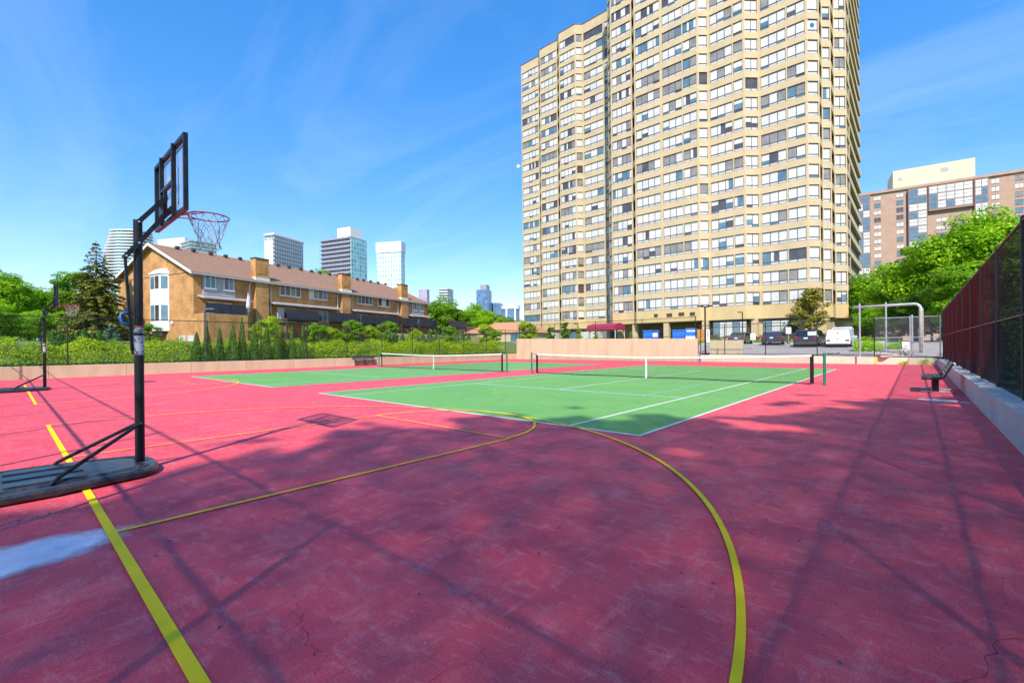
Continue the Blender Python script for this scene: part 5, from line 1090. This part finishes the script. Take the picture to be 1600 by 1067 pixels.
# trees on the right, behind the lot and along the fence
right = [(1366, 412, 62, CM[0], 'mid green tree just right of the tower, behind the white van'), (1394, 408, 55, CB[1], 'bright green tree behind the pipe frame'), (1430, 385, 50, CM[1], 'mid green tree rising behind the upright pipe'),
         (1470, 350, 46, CB[0], 'large bright maple left of the fence corner'), (1525, 318, 43, CB[1], 'tallest bright maple at the right, above the dark fence'), (1575, 326, 40, CB[0], 'bright maple at the right edge above the fence top'), (1495, 405, 38, CM[1], 'lower green tree behind the far end of the dark fence'), (1455, 440, 42, CD, 'dark green tree in the shade behind the pipe frame'), (1372, 470, 48, CB[0], 'low bright bushy tree behind the parking lot, left of the pipe frame'), (1408, 460, 45, CD, 'dark low tree between the pipe posts'), (1352, 488, 56, CB[1], 'low bright tree at the right corner of the tower')]
for i, (px, py, d, cm, lab) in enumerate(right):
    p = at(px, py, d); zg = 1.3; s = (p.z - zg) / 10
    tree('maple_tree', (p.x, p.y, zg), lab, TR[i % 2], cm, max(s, 0.4) * (0.95 if s > 0.9 else 1.05), prs.uniform(0, 6.28), s, group='trees behind the parking lot')
# trees growing behind the dark fence, out of frame, which shade the near court
# high canopy shaped along the sun to fill the shade outline, thinned to lighten it
def in_poly(x, y, poly):
    ins = np.zeros(len(x), bool); n = len(poly)
    for k in range(n):
        (x0, y0), (x1, y1) = poly[k], poly[k - 1]; c_ = ((y0 > y) != (y1 > y)) & (x < (x1 - x0) * (y - y0) / (y1 - y0 + 1e-12) + x0); ins ^= c_
    return ins
def vnoise(g_, x, y, s):
    """smooth 2-D noise from a few random waves"""
    v = np.zeros(len(x))
    for k in range(14):
        a = g_.uniform(0, 6.28); f = s * g_.uniform(0.5, 2.2); v += np.sin((x * math.cos(a) + y * math.sin(a)) * f + g_.uniform(0, 6.28))
    return v / 14 ** 0.5 / 0.75
g_ = np.random.default_rng(51); SHADE_OUTLINE = [(-6.6, -9), (-6.5, 0.2), (-6.35, 1.8), (-6.9, 3.3), (-7.6, 4.3), (-6.6, 6.0), (-5.6, 7.6), (-4.2, 8.2), (-2.2, 8.9), (-1.7, 10.5), (-1.9, 14.2), (0.5, 15.0), (4.5, 14.5), (6, 8), (6, -9)]
n = 215000; fx, fy = g_.uniform(-9, 6.5, n), g_.uniform(-9, 16, n)
wx, wy = fx + 0.55 * vnoise(g_, fx, fy, 2.2) + 0.25 * vnoise(g_, fx, fy, 5.0), fy + 0.55 * vnoise(g_, fx, fy, 2.2) + 0.25 * vnoise(g_, fx, fy, 5.0)
keep = in_poly(wx, wy, SHADE_OUTLINE) & (vnoise(g_, fx, fy, 1.9) + 0.5 * vnoise(g_, fx, fy, 5.0) < 2.35)
fx, fy = fx[keep], fy[keep]; zz = 15.6 + 1.3 * vnoise(g_, fx, fy, 0.9) + g_.uniform(-0.9, 0.9, len(fx))
PX = np.stack([fx + 0.545 * zz, fy - 0.84 * zz, zz], 1)
trunks = [(3.6, -13.2, 'high thin-leaved shade tree behind the near fence, leftmost of four'), (8.6, -12.6, 'high thin-leaved shade tree behind the camera, second from the left'), (9.4, -5.6, 'high thin-leaved shade tree right of the fence, farthest along it'), (9.0, -19.0, 'high thin-leaved shade tree farthest behind the near fence')]
own = np.argmin(np.stack([(PX[:, 0] - a) ** 2 + (PX[:, 1] - b) ** 2 for a, b, _ in trunks]), axis=0)
for k, (a, b, lab) in enumerate(trunks):
    Q = PX[own == k] - np.array([a, b, 0]); V = leaves(g_, Q, np.tile([0, 0, 1.0], (len(Q), 1)), 0.131, 0.8); mb = MB(); mb.tube([(0, 0, -0.3), (0.1, 0, 6), (0, 0.1, 11.5)], [0.11, 0.06, 0.03], 9)
    for q in Q[g_.integers(0, len(Q), 6)]: mb.tube([(0, 0.1, 10.5), tuple(q * np.array([0.5, 0.5, 0.9])), tuple(q)], [0.03, 0.018, 0.006], 6)
    tree('shade_tree', (a, b, 0.1), lab, mb.mesh('trunk', M['trunk'], True), npmesh('crown', V, 4, M['leaf_mid']), group='shade trees beside the court')
# low growth behind the dark fence
def hedge_mesh(seed, L_, wd, h, n, size, m, wob=0.25, name='foliage'):
    g_ = np.random.default_rng(seed); u = g_.uniform(0, L_, n); th_ = g_.uniform(0, math.pi, n); k = 0.75 + 0.25 * g_.uniform(0, 1, n)
    top = 1 + wob * (np.sin(u * 1.7 + seed) * 0.5 + np.sin(u * 4.1 + 2 * seed) * 0.35 + np.sin(u * 9.3) * 0.15)
    ex = np.sign(np.cos(th_)) * np.abs(np.cos(th_)) ** 0.6 * wd / 2 * k * (1 + 0.3 * (top - 1)); ez = np.abs(np.sin(th_)) ** 0.6 * h * k * top
    low = g_.uniform(0, 1, n) < 0.25; ez = np.where(low, ez * g_.uniform(0, 1, n), ez)
    P_ = np.stack([ex, u, ez], 1); Nn = np.stack([np.cos(th_), np.zeros(n), np.sin(th_) + 0.35], 1)
    return npmesh(name, leaves(g_, P_, Nn, size, 0.55), 4, m)
o = link('hedge', hedge_mesh(61, 44, 1.5, 1.45, 60000, 0.11, M['leaf_hedge']), None, (-35.75, -6, 0.55)); tag(o, 'long bright green hedge behind the left wall and its black fence', 'hedge')
o = link('hedge', hedge_mesh(62, 42, 1.6, 2.1, 26000, 0.16, M['leaf_dark'], 0.4), None, (2.6, -2, 0.3)); tag(o, 'dark shrubs growing behind the tall fence on the right', 'hedge')
o = link('hedge', hedge_mesh(63, 22, 1.1, 1.1, 9000, 0.14, M['leaf_red']), None, (-1.5, 63.5, 1.55)); o.rotation_euler = (0, 0, R(90)); tag(o, 'low reddish hedge in front of the tower behind the parked cars', 'hedge')
o = link('hedge', hedge_mesh(64, 24, 1.3, 0.55, 9000, 0.13, M['leaf_bright']), None, (-1.0, 59.6, 1.5)); o.rotation_euler = (0, 0, R(90)); tag(o, 'low bright green planting strip along the kerb behind the parked cars', 'hedge')
o = link('hedge', hedge_mesh(65, 15, 2.4, 2.6, 14000, 0.2, M['leaf_bright'], 0.45), None, (18, 47.5, 1.0)); o.rotation_euler = (0, 0, R(90)); tag(o, 'bushy undergrowth behind the big pipe frame', 'hedge')
o = link('hedge', hedge_mesh(66, 3.0, 1.6, 0.75, 3500, 0.12, M['leaf_bright'], 0.4), None, (-0.55, 43.6, 0.75)); o.rotation_euler = (0, 0, R(90)); tag(o, 'clump of bright grass on the traffic island by the boulders', 'shrub')

# cedars along the left fence
def cedar_mesh(seed, m, n=2600, size=0.10):
    g_ = np.random.default_rng(seed); z = g_.uniform(0, 1, n) ** 1.25; a = g_.uniform(0, 2 * math.pi, n); pr_ = np.clip(1 - z, 0, 1) ** 0.78 * (1 - 0.35 * np.clip(0.15 - z, 0, 1) / 0.15) * (1 + 0.13 * np.sin(a * 5 + z * 17 + seed)); k = 0.72 + 0.28 * g_.uniform(0, 1, n)
    P_ = np.stack([0.26 * pr_ * k * np.cos(a), 0.26 * pr_ * k * np.sin(a), z], 1); Nn = np.stack([np.cos(a), np.sin(a), np.full(n, 0.5)], 1)
    return npmesh('cedar', leaves(g_, P_ * np.array([1.0, 1.0, 1.0]), Nn, size * 0.42, 0.5, 0.5), 4, m)
CE = [cedar_mesh(71, M['needle']), cedar_mesh(72, M['needle']), cedar_mesh(73, M['needle'])]
near = [(343, 511), (362, 505), (379, 496), (399, 505), (417, 506), (431, 508), (443, 507), (457, 510), (472, 508), (323, 508), (308, 518)]
far_ = [(606, 512), (617, 519), (628, 521), (640, 519), (651, 517), (662, 520), (672, 514), (683, 520), (692, 514), (703, 517), (713, 513), (722, 516), (733, 520)]
left_ = [(82, 518), (93, 520), (108, 521), (120, 520), (131, 512), (143, 519), (155, 516)]
def cedar_row(lst, dist, zg, gname, fmt, wscale):
    names = ['first', 'second', 'third', 'fourth', 'fifth', 'sixth', 'seventh', 'eighth', 'ninth', 'tenth', 'eleventh', 'twelfth', 'thirteenth']
    for i, (px, py) in enumerate(sorted(lst)):
        p0 = at(px, py, 1.0) - Vector((0, 0, CAMH)); k = dist / p0.x; d = k; p = Vector((0, 0, CAMH)) + p0 * k; hgt = p.z - zg
        o = link('cedar_tree', CE[i % 3], None, (p.x + prs.uniform(-0.2, 0.2), p.y, zg)); o.scale = (wscale * prs.uniform(0.85, 1.15), wscale * prs.uniform(0.85, 1.15), hgt); o.rotation_euler = (0, 0, prs.uniform(0, 6))
        tag(o, fmt % names[i], 'cedar', gname)
cedar_row(near, -34.72, 0.42, 'cedars behind the left fence by the brick gable', '%s upright cedar from the left in the row before the brick townhouse', 1.55)
cedar_row(far_, -41.5, 1.2, 'small cedars behind the farther net', '%s small dark cedar from the left in the row behind the farther net', 2.6)
cedar_row(left_, -43.0, 1.4, 'small cedars behind the far hoop', '%s small dark cedar from the left, behind the far hoop', 2.4)

# conifers
def conifer(seed, H, rad, m, tiers=24, size=0.34, droop=0.35, sparse_top=True):
    g_ = np.random.default_rng(seed); mb = MB(); mb.tube([(0, 0, -0.3), (0, 0, H * 0.5), (0, 0, H)], [0.20, 0.12, 0.02], 8); Vs = []
    for k in range(tiers):
        f = k / (tiers - 1); z = 0.8 + (H - 1.2) * f; r_ = rad * (1 - f) ** 0.75 * g_.uniform(0.8, 1.15) + 0.25; nb = max(5, int(11 * (1 - f) + 4))
        for j in range(nb):
            a = 2 * math.pi * (j + g_.uniform(0, 0.8)) / nb; rl = r_ * g_.uniform(0.7, 1.12); e = np.array([rl * math.cos(a), rl * math.sin(a), z - droop * rl * g_.uniform(0.5, 1.1)])
            mb.tube([(0, 0, z), tuple((np.array([0, 0, z]) + e) / 2 + np.array([0, 0, 0.08 * rl])), tuple(e)], [0.035, 0.02, 0.006], 4, cap=False)
            n = int((26 if (f < 0.8 or not sparse_top) else 12) * max(rl, 0.5)); t_ = g_.uniform(0.18, 1.05, n); base = np.array([0, 0, z]) + (e - np.array([0, 0, z])) * t_[:, None]; sd = np.array([-math.sin(a), math.cos(a), 0]) * g_.normal(0, 0.16 * rl * 0.6, (n, 1)) * (1.15 - t_[:, None])
            Vs.append(leaves(g_, base + sd + g_.normal(0, 0.05, (n, 3)), np.tile([0.25 * math.cos(a), 0.25 * math.sin(a), 0.9], (n, 1)), size, 0.35, 0.42))
    return mb.mesh('trunk', M['trunk']), npmesh('crown', np.concatenate(Vs), 4, m)
t1, c1 = conifer(81, 11.0, 3.6, M['needle_brown'], 28, 0.40)
p = at(150, 376, 43.5); tree('spruce_tree', (p.x, p.y, 1.9), 'tall brownish spruce with thin top left of the brick townhouse gable', t1, c1, (p.z - 1.9) / 11.0 * 1.0, 0.5, cat='spruce')
t2, c2 = conifer(82, 3.0, 1.1, M['needle_blue'], 12, 0.2, 0.2, False)
p = at(173, 503, 36); tree('spruce_tree', (p.x, p.y, 1.0), 'small blue-green spruce behind the hedge beside the near hoop pole', t2, c2, (p.z - 1.0) / 3.0, 0.2, cat='spruce')
p = at(1237, 498, 58); tree('spruce_tree', (p.x, p.y, 1.5), 'dark blue spruce between the sport utility vehicle and the minivan', t2, c2, (p.z - 1.5) / 3.0 * 1.1, 1.2, cat='spruce')
# sparse olive pine in front of the tower
g_ = np.random.default_rng(90); mb = MB(); mb.tube([(0, 0, 0), (0.1, 0, 2.5), (0, 0, 5.5)], [0.13, 0.10, 0.04], 8); Vs = []
for k in range(34):
    f = g_.uniform(0.25, 1.0); a = g_.uniform(0, 6.28); rl = 2.9 * (1.15 - f) ** 0.55 * g_.uniform(0.5, 1.0); z = 5.7 * f; e = np.array([rl * math.cos(a), rl * math.sin(a), z + 0.35]); mb.tube([(0, 0, z - 0.3), tuple(e)], [0.035, 0.01], 4, cap=False)
    for t0 in (0.45, 0.75, 1.0):
        n_, q = sphere_pts(g_, 34, 0.2); Vs.append(leaves(g_, np.array([0, 0, z - 0.3]) + (e - np.array([0, 0, z - 0.3])) * t0 + q * np.array([0.55, 0.55, 0.26]), n_ + np.array([0, 0, 0.8]), 0.26, 0.5))
p = at(1264, 450, 56); tree('pine_tree', (p.x, p.y, 1.5), 'sparse olive pine in front of the right side of the tower', mb.mesh('trunk', M['trunk']), npmesh('crown', np.concatenate(Vs), 4, M['leaf_olive']), (p.z - 1.5) / 6.0, 0, cat='pine')

# trees on the left and in the middle distance
mids = [(-12, 405, 52, CB[0], 'large bright tree at the left edge'), (30, 430, 58, CB[1], 'bright green tree left of the far hoop'), (62, 446, 62, CM[0], 'mid green tree behind the far hoop board'), (96, 452, 66, CB[0], 'bright tree between the far hoop and the spruce'), (125, 416, 60, CM[1], 'mid green tree close behind the left side of the spruce'), (-5, 470, 40, CB[1], 'low bright tree behind the hedge at the left edge'), (45, 480, 46, CB[0], 'low bushy tree behind the hedge, left of the far hoop pole'), (105, 482, 50, CB[1], 'low bright tree behind the far hoop net'),
        (485, 411, 95, CB[0], 'round green tree peeping above the townhouse roof'), (688, 458, 84, CM[0], 'green tree just right of the townhouse end'), (716, 478, 88, CM[1], 'round green tree right of the townhouse, second from it'), (742, 470, 92, CB[1], 'yellowish green poplar below the blue far tower'), (765, 480, 84, CB[0], 'yellow-green round tree left of the low round block'), (790, 492, 90, CD, 'dark green tree near the left edge of the tower'), (812, 497, 95, CM[0], 'green tree touching the left edge of the tower'), (668, 500, 78, CB[1], 'bright tree at the foot of the townhouse end')]
for i, (px, py, d, cm, lab) in enumerate(mids):
    p = at(px, py, d); zg = 1.6; s = (p.z - zg) / 10; tree('leafy_tree', (p.x, p.y, zg), lab, TR[i % 2], cm, max(s, 0.5) * (1.0 if s > 0.8 else 1.2), prs.uniform(0, 6), s, group='trees beyond the left wall')
# lilac-like shrubs between fence and townhouses, and young trees beyond the tall wall
CSH = [crown_mesh(95, 4, 1.7, 0.3, 55, 7000, 0.16, M['leaf_hedge'], lo=0.3), crown_mesh(96, 4, 1.5, 0.3, 50, 6500, 0.16, M['leaf_mid'], lo=0.3)]; TS = branchy_trunk(prs, 4, 0.06, 1.2, M['trunk_pale'], 6)
shr = [(418, 490, 38, 1.0, 'airy light green shrub in front of the first deck'), (496, 500, 39, 1.0, 'light green shrub under the second deck'), (520, 508, 40, 1.0, 'spreading shrub left of the left bench'), (548, 495, 42, 1.0, 'tall light shrub above the left bench'), (580, 505, 44, 1.0, 'light green shrub right of the left bench'), (607, 497, 46, 1.1, 'tall thin shrub in front of the navy deck screens'), (648, 512, 46, 1.1, 'light shrub behind the left post of the farther net'), (700, 506, 50, 1.1, 'tall light shrub behind the middle of the farther net'), (760, 503, 54, 1.1, 'round bright shrub behind the right end of the farther net'), (775, 512, 52, 1.1, 'low round shrub near the wall corner'), (823, 498, 62, 1.3, 'pale leafy shrub at the left foot of the tower'), (230, 500, 36, 1.0, 'thin shrub in front of the gable, behind the near hoop pole')]
for i, (px, py, d, zg, lab) in enumerate(shr):
    p = at(px, py, d); s = (p.z - zg) / 4; tree('shrub', (p.x, p.y, zg), lab, TS, CSH[i % 2], s * 0.95, prs.uniform(0, 6), s, 'shrub', 'shrubs beyond the left wall')
CC = [crown_mesh(97, 4, 0.62, 0.2, 40, 3600, 0.15, M['leaf_mid'], lo=0.3), crown_mesh(98, 4, 0.7, 0.4, 30, 2200, 0.16, M['leaf_hedge'], lo=0.3)]
for i, (px, py, d, lab) in enumerate(((861, 502, 58, 'slim green columnar tree, left of two beyond the tall wall'), (883, 492, 56, 'slim green columnar tree, right and taller of the two beyond the tall wall'), (905, 508, 60, 'thin yellow-green sapling by the lamp post beyond the tall wall'), (986, 516, 56, 'small yellow-green bush right of the maroon canopy'), (931, 513, 58, 'small bush left of the maroon canopy'))):
    p = at(px, py, d); s = (p.z - 1.3) / 4; tree('columnar_tree', (p.x, p.y, 1.3), lab, TS, CC[0 if i < 2 else 1], s * (1.25 if i < 2 else 1.0), i, s, group='slim trees beyond the tall wall')
# weeds in the far right corner and along the bench
g_ = np.random.default_rng(101)
for x, y, s, lab in ((-0.55, 38.35, 0.22, 'weeds at the foot of the far wall, left tuft'), (0.45, 38.2, 0.34, 'weeds in the far right corner of the court'), (0.5, 18.6, 0.0, '')):
    if not s: continue
    n = 160; a = g_.uniform(0, 6.28, n); r_ = g_.uniform(0, 1, n); P_ = np.stack([x + s * r_ * np.cos(a) * 1.4, y + s * 0.4 * r_ * np.sin(a), g_.uniform(0.02, s, n)], 1)
    tag(link('weeds', npmesh('weeds', leaves(g_, P_, np.tile([0, -1.0, 0.6], (n, 1)), 0.09, 0.6, 0.35), 4, M['leaf_hedge'])), lab, 'weeds')
# far wood that closes the view beyond the left trees
V_ = []
for k in range(70):
    g_ = np.random.default_rng(300 + k); y = -30 + k * 3.4; x = -120 + 16 * math.sin(k * 0.7) + g_.uniform(-6, 6); n_, q = sphere_pts(g_, 900, 0.4); V_.append(leaves(g_, q * np.array([5.5, 5.5, g_.uniform(3.5, 5.5)]) + np.array([x, y, 4.6]), n_ + np.array([0, 0, 0.6]), 0.75, 0.5))
tag(link('far_wood', npmesh('far_wood', np.concatenate(V_), 4, M['leaf_mid'])), 'belt of far trees closing the view on the left', 'trees', kind='stuff')
